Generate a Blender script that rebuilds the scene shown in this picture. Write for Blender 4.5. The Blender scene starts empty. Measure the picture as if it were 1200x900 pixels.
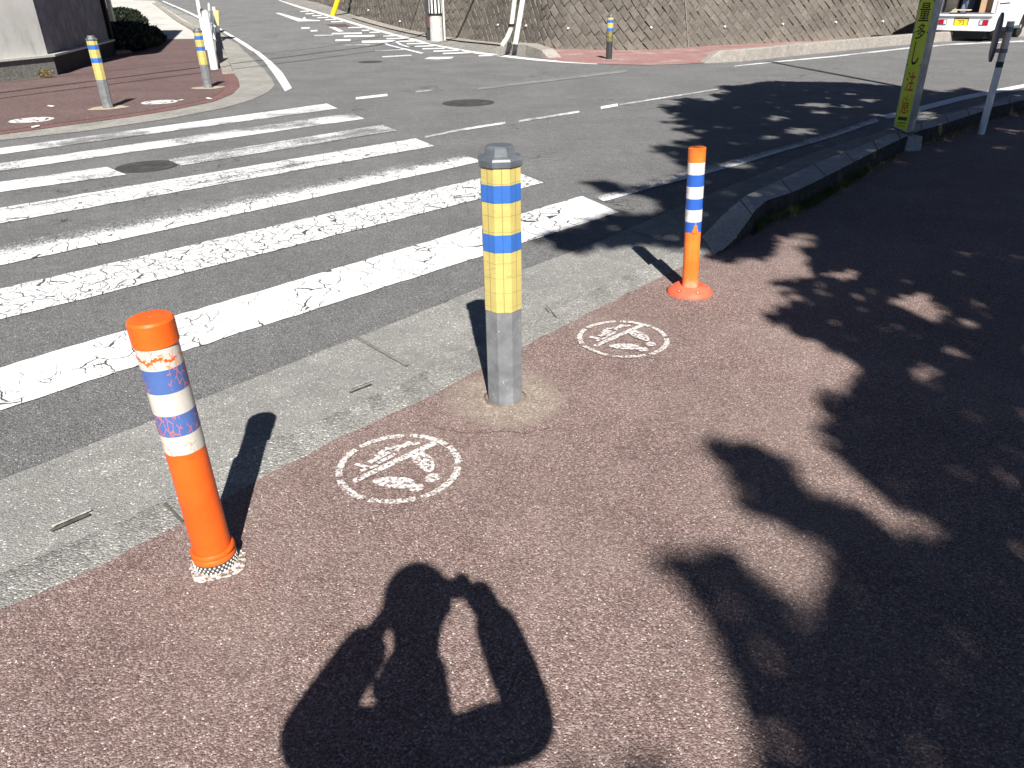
import bpy, bmesh, math, random
import numpy as np
from mathutils import Vector, Matrix
random.seed(7); np.random.seed(7)
S = bpy.context.scene
C = S.collection
R = math.radians

# ------------------------------------------------------------------ camera, sky, sun, exposure
FPX, PITCH, ROLL, CAMH = 887.96, 0.4798, 0.0169, 1.45      # calibrated on the 1200x900 photograph
cam_d = bpy.data.cameras.new('camera'); cam = bpy.data.objects.new('camera', cam_d); C.objects.link(cam)
cam_d.sensor_fit = 'HORIZONTAL'; cam_d.sensor_width = 36; cam_d.lens = 36 * FPX / 1200
cam_d.clip_start = 0.02; cam_d.clip_end = 3000
cam.matrix_world = Matrix.Translation((0, 0, CAMH)) @ Matrix.Rotation(math.pi / 2 - PITCH, 4, 'X') @ Matrix.Rotation(-ROLL, 4, 'Z')
S.camera = cam
SUN_EL, SUN_AZ = R(41.7), R(7.0)                            # the sun stands behind the camera, a little to the right
SUN_DIR = Vector((math.sin(SUN_AZ) * math.cos(SUN_EL), -math.cos(SUN_AZ) * math.cos(SUN_EL), math.sin(SUN_EL)))
w = bpy.data.worlds.new('World'); S.world = w; w.use_nodes = True
nt = w.node_tree; bg = nt.nodes['Background']; bg.inputs[1].default_value = 0.05
sky = nt.nodes.new('ShaderNodeTexSky'); sky.sky_type = 'NISHITA'; sky.sun_disc = False
sky.sun_elevation = SUN_EL; sky.sun_rotation = math.pi - SUN_AZ; sky.altitude = 20; sky.air_density = 0.35; sky.dust_density = 0.1; sky.ozone_density = 1.5
nt.links.new(sky.outputs[0], bg.inputs[0])
sd = bpy.data.lights.new('sun', 'SUN'); sd.energy = 5.0; sd.angle = R(0.53); sd.color = (1.0, 0.95, 0.88)
sun = bpy.data.objects.new('sun', sd); C.objects.link(sun); sun.rotation_euler = SUN_DIR.to_track_quat('Z', 'Y').to_euler()
S.view_settings.view_transform = 'Standard'; S.view_settings.look = 'None'
S.view_settings.exposure = 0.82; S.view_settings.gamma = 1.0

# ------------------------------------------------------------------ picture <-> ground
FOLD_D, FOLD_U, SLOPE = (-0.35, 0.937), 25.0, 0.06          # the far left road climbs beyond this line
def zt(x, y):
    return max(0.0, (x * FOLD_D[0] + y * FOLD_D[1] - FOLD_U) * SLOPE)
CR, SR, CT, ST = math.cos(ROLL), math.sin(ROLL), math.cos(PITCH), math.sin(PITCH)
def G(px, py, dz=0.0):
    a, b = px - 600, -(py - 450)
    X = CR * a + SR * b; Y = -SR * a + CR * b
    d = Vector((X, FPX * CT + Y * ST, -FPX * ST + Y * CT))
    t = (dz - CAMH) / d.z if d.z < 0 else 1e9
    p = d * t
    if t > 1e8 or p.x * FOLD_D[0] + p.y * FOLD_D[1] > FOLD_U:
        den = d.z - SLOPE * (d.x * FOLD_D[0] + d.y * FOLD_D[1])
        t = (dz - CAMH - SLOPE * FOLD_U) / den; p = d * t
    return Vector((p.x, p.y, p.z + CAMH))
def PX(P):
    x, y, z = P[0], P[1], P[2] - CAMH
    d = y * CT - z * ST; X = FPX * x / d; Y = FPX * (y * ST + z * CT) / d
    return 600 + CR * X - SR * Y, 450 - (SR * X + CR * Y)
def zat(b, py):                                             # height above b seen at picture row py
    lo, hi = 0.0, 3.0
    for _ in range(50):
        m = (lo + hi) / 2
        if PX((b[0], b[1], b[2] + m))[1] > py: lo = m
        else: hi = m
    return lo

# ------------------------------------------------------------------ object helpers
def put(name, me, mat=None, parent=None):
    o = bpy.data.objects.new(name, me); C.objects.link(o)
    if mat is not None and not me.materials: me.materials.append(mat)
    if parent is not None: o.parent = parent
    return o
def obj(name, bm, mat, parent=None, smooth=None):
    me = bpy.data.meshes.new(name)
    bmesh.ops.recalc_face_normals(bm, faces=bm.faces[:])
    bm.to_mesh(me); bm.free()
    if smooth is not None:
        for p in me.polygons: p.use_smooth = True
        if smooth < 180:
            me.set_sharp_from_angle(angle=R(smooth))
    return put(name, me, mat, parent)
def tag(o, label=None, cat=None, group=None, kind=None):
    if label: o['label'] = label
    if cat: o['category'] = cat
    if group: o['group'] = group
    if kind: o['kind'] = kind
    return o
def thing(name, label, cat, loc=(0, 0, 0), rz=0, group=None, rot=None):
    o = bpy.data.objects.new(name, None); C.objects.link(o); o.empty_display_size = 0.1
    o.location = loc; o.rotation_euler = rot if rot else (0, 0, rz)
    return tag(o, label, cat, group)
def struct(name, bm, mat, smooth=None, label=None):
    o = obj(name, bm, mat, smooth=smooth); o['kind'] = 'structure'
    if label: o['label'] = label
    return o
def copy_tree(o, parent=None):
    c = o.copy(); C.objects.link(c)
    c.parent = parent
    for ch in o.children: copy_tree(ch, c)
    return c
NB = bmesh.new
def box(bm, c, s, rot=None):
    m = Matrix.Translation(c) @ (rot.to_4x4() if rot else Matrix()) @ Matrix.Diagonal((s[0], s[1], s[2], 1))
    return bmesh.ops.create_cube(bm, size=1, matrix=m)['verts']
def cone(bm, p0, p1, r0, r1, n=24, caps=True, phase=0.0):
    p0, p1 = Vector(p0), Vector(p1); d = p1 - p0
    q = d.to_track_quat('Z', 'Y').to_matrix()
    ra = [bm.verts.new(p0 + q @ Vector((math.cos(phase + 2 * math.pi * i / n) * r0, math.sin(phase + 2 * math.pi * i / n) * r0, 0))) for i in range(n)]
    rb = [bm.verts.new(p1 + q @ Vector((math.cos(phase + 2 * math.pi * i / n) * r1, math.sin(phase + 2 * math.pi * i / n) * r1, 0))) for i in range(n)]
    for i in range(n): bm.faces.new((ra[i], ra[(i + 1) % n], rb[(i + 1) % n], rb[i]))
    if caps: bm.faces.new(ra[::-1]); bm.faces.new(rb)
def lathe(bm, prof, n=32, phase=0.0, rfun=None, closed=True):
    rings = []
    for r, z in prof:
        rings.append([bm.verts.new(((rfun(a, r) if rfun else r) * math.cos(a), (rfun(a, r) if rfun else r) * math.sin(a), z))
                      for a in [phase + 2 * math.pi * i / n for i in range(n)]])
    for a, b in zip(rings, rings[1:]):
        for i in range(n): bm.faces.new((a[i], a[(i + 1) % n], b[(i + 1) % n], b[i]))
    if closed:
        bm.faces.new(rings[0][::-1]); bm.faces.new(rings[-1])
def tube(bm, pts, r, n=8):
    pts = [Vector(p) for p in pts]
    for a, b in zip(pts, pts[1:]): cone(bm, a, b, r, r, n)
def prism(bm, pts, z0, z1):
    a = [bm.verts.new((p[0], p[1], z0)) for p in pts]; b = [bm.verts.new((p[0], p[1], z1)) for p in pts]
    n = len(pts)
    for i in range(n): bm.faces.new((a[i], a[(i + 1) % n], b[(i + 1) % n], b[i]))
    bm.faces.new(a[::-1]); bm.faces.new(b)
def drape(bm, dz):
    g = bm.verts[:] + bm.edges[:] + bm.faces[:]
    bmesh.ops.bisect_plane(bm, geom=g, plane_co=(FOLD_D[0] * FOLD_U, FOLD_D[1] * FOLD_U, 0), plane_no=(FOLD_D[0], FOLD_D[1], 0))
    for v in bm.verts: v.co.z = zt(v.co.x, v.co.y) + dz
def sheet_bm(pts, dz, bm=None):
    bm2 = NB(); f = bm2.faces.new([bm2.verts.new((p[0], p[1], 0)) for p in pts])
    bmesh.ops.triangulate(bm2, faces=[f]); drape(bm2, dz)
    bmesh.ops.recalc_face_normals(bm2, faces=bm2.faces[:])
    for f in bm2.faces:
        if f.normal.z < 0: f.normal_flip()
    if bm is None: return bm2
    me = bpy.data.meshes.new('tmp'); bm2.to_mesh(me); bm2.free(); bm.from_mesh(me); bpy.data.meshes.remove(me)
    return bm
def pxsheet(pix, dz, bm=None, zref=None):
    return sheet_bm([G(x, y, dz if zref is None else zref) for x, y in pix], dz, bm)
def dense(pts, step=0.25, jit=0.0, close=True):
    out = []; n = len(pts)
    for i in range(n if close else n - 1):
        a, b = Vector(pts[i][:2]), Vector(pts[(i + 1) % n][:2]); k = max(1, int((b - a).length / step))
        for j in range(k):
            p = a.lerp(b, j / k)
            if jit: p += Vector((random.gauss(0, jit), random.gauss(0, jit)))
            out.append(p)
    if not close: out.append(Vector(pts[-1][:2]))
    return out
def catmull(pts, k=6):
    pts = [Vector(p) for p in pts]; out = []
    for i in range(len(pts) - 1):
        p0 = pts[max(i - 1, 0)]; p1 = pts[i]; p2 = pts[i + 1]; p3 = pts[min(i + 2, len(pts) - 1)]
        for j in range(k):
            t = j / k
            out.append(0.5 * ((2 * p1) + (-p0 + p2) * t + (2 * p0 - 5 * p1 + 4 * p2 - p3) * t * t + (-p0 + 3 * p1 - 3 * p2 + p3) * t ** 3))
    out.append(pts[-1]); return out

# ------------------------------------------------------------------ materials
class NT:
    def __init__(s, name):
        s.m = bpy.data.materials.new(name); s.m.use_nodes = True; s.t = s.m.node_tree; s.b = s.t.nodes['Principled BSDF']
        s.b.inputs['Specular IOR Level'].default_value = 0.3
        s.co = s.t.nodes.new('ShaderNodeTexCoord').outputs['Object']
    def n(s, ty, **k):
        x = s.t.nodes.new('ShaderNode' + ty)
        for a, v in k.items():
            if a.startswith('i_'): x.inputs[a[2:].replace('_', ' ')].default_value = v
            else: setattr(x, a, v)
        return x
    def l(s, a, b): s.t.links.new(a, b)
    def noise(s, scale, detail=3, rough=0.6, vec=None, dist=0.0):
        x = s.n('TexNoise', i_Scale=scale, i_Detail=detail, i_Roughness=rough, i_Distortion=dist); s.l(vec or s.co, x.inputs['Vector']); return x.outputs['Fac']
    def vor(s, scale, feat='F1', vec=None, rand=1.0):
        x = s.n('TexVoronoi', feature=feat, i_Scale=scale, i_Randomness=rand); s.l(vec or s.co, x.inputs['Vector']); return x
    def math(s, op, a, b=0.0, c=0.0, clamp=False):
        x = s.n('Math', operation=op, use_clamp=clamp)
        for i, v in enumerate((a, b, c)):
            if isinstance(v, (int, float)): x.inputs[i].default_value = v
            else: s.l(v, x.inputs[i])
        return x.outputs[0]
    def step(s, v, lo, hi):
        x = s.n('MapRange', interpolation_type='SMOOTHSTEP'); s.l(v, x.inputs[0]); x.inputs[1].default_value = lo; x.inputs[2].default_value = hi; return x.outputs[0]
    def mix(s, f, a, b, blend='MIX'):
        x = s.n('Mix', data_type='RGBA', blend_type=blend)
        for i, v in ((0, f), (6, a), (7, b)):
            if isinstance(v, (int, float)): x.inputs[i].default_value = v
            elif isinstance(v, tuple): x.inputs[i].default_value = (*v[:3], 1)
            else: s.l(v, x.inputs[i])
        return x.outputs[2]
    def ramp(s, v, stops, interp='LINEAR'):
        x = s.n('ValToRGB'); e = x.color_ramp.elements; x.color_ramp.interpolation = interp
        e[0].position, e[0].color = stops[0][0], (*stops[0][1], 1); e[1].position, e[1].color = stops[-1][0], (*stops[-1][1], 1)
        for p, c in stops[1:-1]: k = e.new(p); k.color = (*c, 1)
        s.l(v, x.inputs[0]); return x.outputs[0]
    def bump(s, h, strength, dist, prev=None):
        x = s.n('Bump', i_Strength=strength, i_Distance=dist); s.l(h, x.inputs['Height'])
        if prev: s.l(prev, x.inputs['Normal'])
        return x.outputs[0]
    def out(s, col=None, rough=0.8, normal=None, metal=0.0):
        if col is not None:
            if isinstance(col, tuple): s.b.inputs['Base Color'].default_value = (*col[:3], 1)
            else: s.l(col, s.b.inputs['Base Color'])
        if isinstance(rough, (int, float)): s.b.inputs['Roughness'].default_value = rough
        else: s.l(rough, s.b.inputs['Roughness'])
        s.b.inputs['Metallic'].default_value = metal
        if normal: s.l(normal, s.b.inputs['Normal'])
        return s.m
def plain(name, col, rough=0.5, metal=0.0, var=0.12, scale=14, bump=0.0, spec=0.4):
    t = NT(name); t.b.inputs['Specular IOR Level'].default_value = spec
    nz = t.noise(scale, 5, 0.65)
    c = t.mix(t.step(nz, 0.3, 0.75), tuple(v * (1 - var) for v in col), tuple(min(1, v * (1 + var)) for v in col))
    nrm = t.bump(t.noise(scale * 12, 2), bump, 0.003) if bump else None
    return t.out(c, rough, nrm, metal)

def aggregate(t, stops, scale, flecks, fleck_amt=0.985, tint=None):
    """stony surface: a random tone per chip, sparse pale flecks, worn patches; returns colour and height"""
    v = t.vor(scale); sep = t.n('SeparateColor'); t.l(v.outputs['Color'], sep.inputs[0])
    col = t.ramp(sep.outputs[0], stops)
    f = t.math('GREATER_THAN', sep.outputs[1], fleck_amt)
    col = t.mix(f, col, flecks)
    fine = t.noise(scale * 2.2, 2, 0.7)
    col = t.mix(0.55, col, t.ramp(fine, [(0.3, (0.35,) * 3), (0.7, (1.7,) * 3)]), 'MULTIPLY')
    big = t.noise(1.1, 6, 0.6)
    col = t.mix(0.5, col, t.ramp(big, [(0.3, (0.72,) * 3), (0.7, (1.25,) * 3)]), 'MULTIPLY')
    mid = t.noise(9, 4, 0.6)
    col = t.mix(0.4, col, t.ramp(mid, [(0.3, (0.75,) * 3), (0.7, (1.22,) * 3)]), 'MULTIPLY')
    h = t.math('ADD', t.math('MULTIPLY', v.outputs['Distance'], -1.0), t.math('MULTIPLY', fine, 0.8))
    return col, h
def asphalt(t):
    col, h = aggregate(t, [(0.0, (0.10, 0.102, 0.105)), (0.5, (0.185, 0.187, 0.19)), (1.0, (0.29, 0.29, 0.287))], 190, (0.52, 0.52, 0.5), 0.99)
    # tyre-polished bands, cracks and patches
    cr = t.vor(0.55, 'DISTANCE_TO_EDGE', vec=None)
    wob = t.n('VectorMath', operation='ADD'); nz = t.n('TexNoise', i_Scale=3.0, i_Detail=5.0); t.l(t.co, nz.inputs['Vector']); t.l(t.co, wob.inputs[0]); t.l(nz.outputs['Color'], wob.inputs[1])
    t.l(wob.outputs[0], cr.inputs['Vector'])
    crack = t.math('MULTIPLY', t.math('LESS_THAN', cr.outputs['Distance'], 0.004), t.step(t.noise(0.5, 2), 0.5, 0.62))
    col = t.mix(crack, col, (0.05, 0.05, 0.05))
    return col, h
t = NT('asphalt'); col, h = asphalt(t); M_ASPH = t.out(col, 0.85, t.bump(h, 0.9, 0.006))

SIDE = ([(0.0, (0.122, 0.081, 0.073)), (0.45, (0.225, 0.155, 0.141)), (0.8, (0.325, 0.240, 0.221)), (1.0, (0.46, 0.37, 0.345))], 225, (0.60, 0.52, 0.49), 0.985)
t = NT('red brown sidewalk asphalt')
col, h = aggregate(t, *SIDE)
dust = t.step(t.noise(1.7, 6, 0.65), 0.42, 0.72)
col = t.mix(t.math('MULTIPLY', dust, 0.3), col, (0.36, 0.30, 0.265))
M_SIDE = t.out(col, 0.85, t.bump(h, 0.7, 0.006))
t = NT('red far sidewalk')
col, h = aggregate(t, [(0.0, (0.075, 0.047, 0.045)), (0.5, (0.135, 0.088, 0.085)), (1.0, (0.205, 0.145, 0.14))], 120, (0.5, 0.45, 0.42), 0.99)
M_SIDE2 = t.out(col, 0.85, t.bump(h, 0.6, 0.004))
t = NT('pinkish red border')
col, h = aggregate(t, [(0.0, (0.11, 0.055, 0.053)), (0.5, (0.175, 0.088, 0.085)), (1.0, (0.25, 0.15, 0.14))], 120, (0.5, 0.4, 0.4), 0.99)
M_BORD = t.out(col, 0.85, t.bump(h, 0.6, 0.004))
t = NT('pink far pavement')
col, h = aggregate(t, [(0.0, (0.22, 0.11, 0.11)), (0.5, (0.31, 0.17, 0.165)), (1.0, (0.40, 0.26, 0.25))], 60, (0.5, 0.42, 0.42), 0.99)
col = t.mix(t.step(t.noise(1.3, 5), 0.5, 0.75), col, (0.42, 0.36, 0.32)); M_PINK = t.out(col, 0.85)

def concrete(name, a, b, flecks=(0.7, 0.7, 0.66), moss=0.0, fl=0.95, scale=130, bumps=0.7):
    t = NT(name)
    mid_ = tuple((x + y) / 2 for x, y in zip(a, b))
    col, h = aggregate(t, [(0.0, a), (0.5, mid_), (1.0, b)], scale, flecks, fl)
    st = t.step(t.noise(2.3, 7, 0.7), 0.45, 0.7)
    col = t.mix(t.math('MULTIPLY', st, 0.45), col, tuple(0.55 * v for v in mid_))
    if moss: col = t.mix(t.math('MULTIPLY', t.step(t.noise(5, 6, 0.7), 0.52, 0.7), moss), col, (0.16, 0.15, 0.085))
    return t.out(col, 0.85, t.bump(h, bumps, 0.005))
M_GUT = concrete('gutter concrete', (0.20, 0.20, 0.195), (0.37, 0.367, 0.352), flecks=(.66,.66,.63), moss=0.15, fl=.975, scale=190)
M_KBAND = concrete('dropped kerb concrete', (0.21, 0.21, 0.20), (0.46, 0.452, 0.43), fl=0.96, scale=150, bumps=1.0)
M_KERB = concrete('kerb concrete', (0.31, 0.315, 0.32), (0.52, 0.52, 0.515), fl=0.97, moss=0.15)
M_KERB2 = concrete('far kerb concrete', (0.23, 0.21, 0.19), (0.40, 0.37, 0.335), moss=0.2)
M_GUT2 = concrete('far gutter concrete', (0.22, 0.215, 0.2), (0.38, 0.37, 0.34))
M_PATH = concrete('pale concrete path', (0.50, 0.49, 0.46), (0.60, 0.59, 0.55), flecks=(0.8, 0.8, 0.78), fl=0.99)
M_SCREED = concrete('bollard mortar', (0.13, 0.105, 0.09), (0.40, 0.34, 0.29), flecks=(0.7, 0.62, 0.55), fl=0.96, scale=110, bumps=1.0)
M_JOINT = plain('dark joint', (0.10, 0.095, 0.075), 0.95, var=0.4, scale=30)
M_JMOSS = plain('mossy joint', (0.20, 0.195, 0.165), 0.95, var=0.4, scale=40)
M_DIRT = plain('soil', (0.06, 0.05, 0.038), 0.95, var=0.5, scale=25, bump=0.8)

def paint(name, bare=0.0, crack=0.0, crack_scale=7.0, far_wear=0.0, near_wear=0.0, patch=0.0, streak=0.0, col=(0.80, 0.81, 0.82), base='asphalt', soft=0.05, uvw=True):
    """road paint worn down to what it lies on"""
    t = NT(name)
    if base == 'asphalt': bc, h = asphalt(t)
    else: bc, h = aggregate(t, *SIDE)
    wear = t.math('ADD', t.math('MULTIPLY', t.noise(75, 3, 0.75), 0.78), t.math('MULTIPLY', t.noise(5.0, 6, 0.7), 0.22))
    lvl = None
    uv = t.n('UVMap').outputs[0]; sx = t.n('SeparateXYZ'); t.l(uv, sx.inputs[0])
    V = sx.outputs[1]
    amount = t.math('ADD', 0.355 + bare, 0.0)
    if far_wear: amount = t.math('ADD', amount, t.math('MULTIPLY', t.step(V, 0.1, 0.95), far_wear))
    if near_wear: amount = t.math('ADD', amount, t.math('MULTIPLY', t.step(V, 0.95, 0.1), near_wear))
    if patch: amount = t.math('ADD', amount, t.math('MULTIPLY', t.step(t.noise(0.9, 5, 0.65), 0.38, 0.72), patch))
    if streak:
        mp = t.n('Mapping'); mp.inputs['Scale'].default_value = (2.0, 7.0, 1); t.l(uv, mp.inputs[0])
        amount = t.math('ADD', amount, t.math('MULTIPLY', t.step(t.noise(1.0, 4, 0.6, vec=mp.outputs[0]), 0.45, 0.65), streak))
    m = t.step(t.math('SUBTRACT', wear, amount), -soft * 0.5, soft * 0.5)
    if crack:
        wob = t.n('VectorMath', operation='MULTIPLY_ADD'); nz = t.n('TexNoise', i_Scale=6.0, i_Detail=6.0); t.l(t.co, nz.inputs['Vector'])
        t.l(nz.outputs['Color'], wob.inputs[0]); wob.inputs[1].default_value = (0.13, 0.13, 0); t.l(t.co, wob.inputs[2])
        v = t.vor(crack_scale, 'DISTANCE_TO_EDGE', vec=wob.outputs[0])
        v2 = t.vor(crack_scale * 1.9, 'DISTANCE_TO_EDGE', vec=wob.outputs[0])
        wid = t.math('MULTIPLY', t.step(t.noise(2.6, 4, 0.6), 0.66 - 0.4 * crack, 0.85 - 0.35 * crack), 0.026)
        wid2 = t.math('MULTIPLY', t.step(t.noise(3.7, 4, 0.6), 0.70 - 0.35 * crack, 0.9 - 0.3 * crack), 0.022)
        c = t.math('MAXIMUM', t.math('LESS_THAN', v.outputs['Distance'], wid), t.math('LESS_THAN', v2.outputs['Distance'], wid2))
        m = t.math('MULTIPLY', m, t.math('SUBTRACT', 1.0, c)); bc = t.mix(c, bc, (.09, .09, .09))
    pc = t.mix(t.step(t.noise(25, 4), 0.3, 0.8), col, tuple(v * 0.9 for v in col))
    c = t.mix(m, bc, pc)
    return t.out(c, 0.7, t.bump(t.math('ADD', t.math('MULTIPLY', h, t.math('SUBTRACT', 1.0, t.math('MULTIPLY', m, 0.75))), t.math('MULTIPLY', m, 0.3)), 0.7, 0.005))
def strip(name, near, far, mat, dz=0.006, n=70, jit=0.004, label=None):
    """painted strip between a near edge and a far edge (pairs of picture points); uv: u along, v across"""
    a0, a1 = G(*near[0], dz), G(*near[1], dz); b0, b1 = G(*far[0], dz), G(*far[1], dz)
    bm = NB(); uvl = bm.loops.layers.uv.new('UVMap'); rows = []
    for i in range(n + 1):
        t_ = i / n; j = lambda: random.gauss(0, jit)
        p, q = a0.lerp(a1, t_), b0.lerp(b1, t_)
        d = (q - p).normalized()
        rows.append((bm.verts.new(p + d * j()), bm.verts.new(q + d * j())))
    for i in range(n):
        f = bm.faces.new((rows[i][0], rows[i + 1][0], rows[i + 1][1], rows[i][1]))
        for lp, (u, v) in zip(f.loops, ((i / n, 0), ((i + 1) / n, 0), ((i + 1) / n, 1), (i / n, 1))): lp[uvl].uv = (u, v)
        f.normal_update()
        if f.normal.z < 0: f.normal_flip()
    me = bpy.data.meshes.new(name); bm.to_mesh(me); bm.free()
    o = put(name, me, mat); o['kind'] = 'structure'
    if label: o['label'] = label
    return o

# ------------------------------------------------------------------ ground, road, gutter, pavements
bm = NB()
xs = [-900, -300, -100, -40, -15, 0, 15, 40, 100, 300, 900]; ys = [-300, -60, -20, 0, 10, 20, 30, 60, 120, 300, 700, 1500]
gv = [[bm.verts.new((x, y, 0)) for x in xs] for y in ys]
for i in range(len(ys) - 1):
    for j in range(len(xs) - 1): bm.faces.new((gv[i][j], gv[i][j + 1], gv[i + 1][j + 1], gv[i + 1][j]))
drape(bm, 0.0)
struct('road', bm, M_ASPH)

ZS = 0.03                                                   # sidewalk level on the near side
# near sidewalk edge, step line and road edge of the gutter, as picture points
SE = [(-420, 855), (-200, 785), (0, 715), (130, 657), (222, 608), (316, 555), (400, 512), (480, 476), (540, 444), (611, 407), (700, 362), (780, 322), (839, 291)]
ST_ = [(-420, 797), (-200, 730), (0, 668), (130, 612), (215, 571), (291, 523), (400, 478), (480, 441), (558, 404), (611, 381), (700, 336), (760, 309), (822, 277)]
RE = [(-420, 700), (-200, 635), (0, 566), (184, 493), (240, 468), (480, 373), (570, 336), (611, 319), (700, 285), (733, 271), (822, 233), (920, 193), (962, 177), (1050, 150), (1100, 136), (1160, 119), (1200, 108), (1330, 78)]
KO = [(822, 277), (845, 253), (873, 229), (920, 207), (960, 189), (1007, 171), (1050, 154), (1075, 145), (1125, 130), (1162, 119), (1200, 111), (1330, 84)]   # kerb top, road side
KI = [(839, 291), (868, 263), (899, 234), (930, 225), (952, 215), (982, 200), (1030, 175), (1060, 161), (1075, 154), (1107, 145), (1150, 131), (1162, 126), (1200, 117), (1330, 89)]  # kerb top, sidewalk side
def kz(x): return ZS + (0.17 - ZS) * min(1, max(0, (x - 822) / 55.0))
kerb_out = [G(x, y, kz(x)) for x, y in KO]
kerb_in = [G(x, y, kz(x)) for x, y in KI]
se = [G(x, y, ZS) for x, y in SE]; stp = [G(x, y, ZS) for x, y in ST_]; re_ = [G(x, y, 0.0) for x, y in RE]

# near sidewalk: from the dropped kerb and the inner kerb line to far behind the camera
edge = se + kerb_in[1:]
edge = dense([(p.x, p.y) for p in edge], 0.07, 0.005, close=False)
pts = edge + [Vector((60, 24)), Vector((60, -60)), Vector((-60, -60)), Vector((-60, -12))]
bm = sheet_bm(pts, ZS); struct('sidewalk', bm, M_SIDE)
# dropped kerb band with its small step down to the gutter
def resample(pts, n):
    L = [0]
    for a, b in zip(pts, pts[1:]): L.append(L[-1] + (Vector(b[:2]) - Vector(a[:2])).length)
    out = []; k = 0
    for i in range(n):
        s = L[-1] * i / (n - 1)
        while k < len(L) - 2 and L[k + 1] < s: k += 1
        f = (s - L[k]) / max(1e-9, L[k + 1] - L[k]); out.append(Vector(pts[k][:]).lerp(Vector(pts[k + 1][:]), f))
    return out
A = resample(se, 120); B = resample(stp, 120)
bm = NB(); pr = []
for a, b in zip(A, B):
    n_ = (b - a).normalized(); j = random.gauss(0, 0.003)
    a2 = a - n_ * 0.03
    pr.append([bm.verts.new((a2.x, a2.y, ZS - 0.004)), bm.verts.new((b.x - n_.x * .012, b.y - n_.y * .012, ZS - 0.003 + j * .3)), bm.verts.new((b.x + n_.x * j, b.y + n_.y * j, ZS - 0.012)), bm.verts.new((b.x + n_.x * .006, b.y + n_.y * .006, -0.01))])
for p, q in zip(pr, pr[1:]):
    for k in range(3): bm.faces.new((p[k], q[k], q[k + 1], p[k + 1]))
struct('dropped_kerb', bm, M_KBAND, smooth=40)
# gutter apron between step / raised kerb and the road
gi = [Vector((p.x, p.y, 0)) for p in stp] + [Vector((p.x, p.y, 0)) for p in kerb_out[1:]]
A = resample(gi, 160); Bp = resample([Vector((p.x, p.y, 0)) for p in re_], 400)
bm = NB(); pr = []
for a in A:
    b = min(Bp, key=lambda q: (q - a).length)
    pr.append((a, b))
# keep the outer points monotone
rows = [[bm.verts.new((a.x, a.y, 0.004)), bm.verts.new((a.lerp(b, .5).x, a.lerp(b, .5).y, 0.005)), bm.verts.new((b.x + random.gauss(0, .002), b.y + random.gauss(0, .002), 0.009))] for a, b in pr]
for p, q in zip(rows, rows[1:]):
    for k in range(2): bm.faces.new((p[k], q[k], q[k + 1], p[k + 1]))
o = struct('gutter', bm, M_GUT)
for f in o.data.polygons: pass
# raised kerb as blocks, with a rounded road-side arris
KA = resample(kerb_out, 160); KB = resample(kerb_in, 160)
bm = NB(); prof = []
for a, b in zip(KA, KB):
    d = (b - a); d.z = 0; d = d.normalized(); za = a.z; j = random.gauss(0, .0012)
    prof.append([bm.verts.new(v) for v in ((a.x - d.x * .03, a.y - d.y * .03, -.01), (a.x - d.x * .012, a.y - d.y * .012, za - .02), (a.x + d.x * .006, a.y + d.y * .006, za - .003 + j),
                 (a.x + d.x * .02, a.y + d.y * .02, za + j), (b.x - d.x * .008, b.y - d.y * .008, za + j), (b.x, b.y, za - .008), (b.x + d.x * .004, b.y + d.y * .004, -.01))])
for p, q in zip(prof, prof[1:]):
    for k in range(6): bm.faces.new((p[k], q[k], q[k + 1], p[k + 1]))
bm.faces.new(prof[0])
ko = struct('kerb', bm, M_KERB, smooth=50)
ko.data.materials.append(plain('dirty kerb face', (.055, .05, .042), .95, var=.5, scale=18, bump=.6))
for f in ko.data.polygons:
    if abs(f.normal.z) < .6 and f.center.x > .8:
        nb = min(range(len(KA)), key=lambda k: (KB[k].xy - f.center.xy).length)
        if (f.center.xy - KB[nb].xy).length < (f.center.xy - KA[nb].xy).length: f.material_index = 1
# joints between kerb blocks, gutter joints and lifting slots
bm = NB()
s = 0; last = KA[0]
for a, b in zip(KA, KB):
    s += (a - last).length; last = a
    if s > 0.6:
        s = 0
        d = (b - a); d.z = 0; dn = d.normalized(); tn = Vector((-dn.y, dn.x, 0)) * .004
        pts_ = [a - dn * .014, a + dn * .02, b - dn * .006, b + dn * .006]
        zz = [a.z - .02, a.z + .0015, a.z + .0015, a.z - .01]
        vs = [(bm.verts.new((p.x - tn.x, p.y - tn.y, z)), bm.verts.new((p.x + tn.x, p.y + tn.y, z))) for p, z in zip(pts_, zz)]
        for u, v in zip(vs, vs[1:]): bm.faces.new((u[0], v[0], v[1], u[1]))
struct('kerb_joint', bm, M_JOINT)
bm = NB()
def pxline(bm, p, q, wd, dz, zref=0.0, jit=.0):
    a, b = G(*p, zref), G(*q, zref); d = (b - a).normalized(); n_ = Vector((-d.y, d.x, 0)) * wd / 2
    k = 14; vs = []
    for i in range(k + 1):
        c = a.lerp(b, i / k) + n_ * random.gauss(0, jit); vs.append((bm.verts.new((c.x - n_.x, c.y - n_.y, dz)), bm.verts.new((c.x + n_.x, c.y + n_.y, dz))))
    for u, v in zip(vs, vs[1:]): bm.faces.new((u[0], v[0], v[1], u[1]))
pxline(bm, (418, 398), (478, 431), .02, .013, jit=.06)
struct('gutter_joint', bm, M_JMOSS)
bm = NB(); pxline(bm, (733, 271), (798, 289), .007, .013, jit=.1)
pxline(bm, (193, 590), (214, 612), .009, ZS + .002, ZS, .1)
pxline(bm, (640, 358), (652, 372), .005, ZS + .002, ZS, .1)
struct('gutter_joint', bm, M_JOINT)
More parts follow.
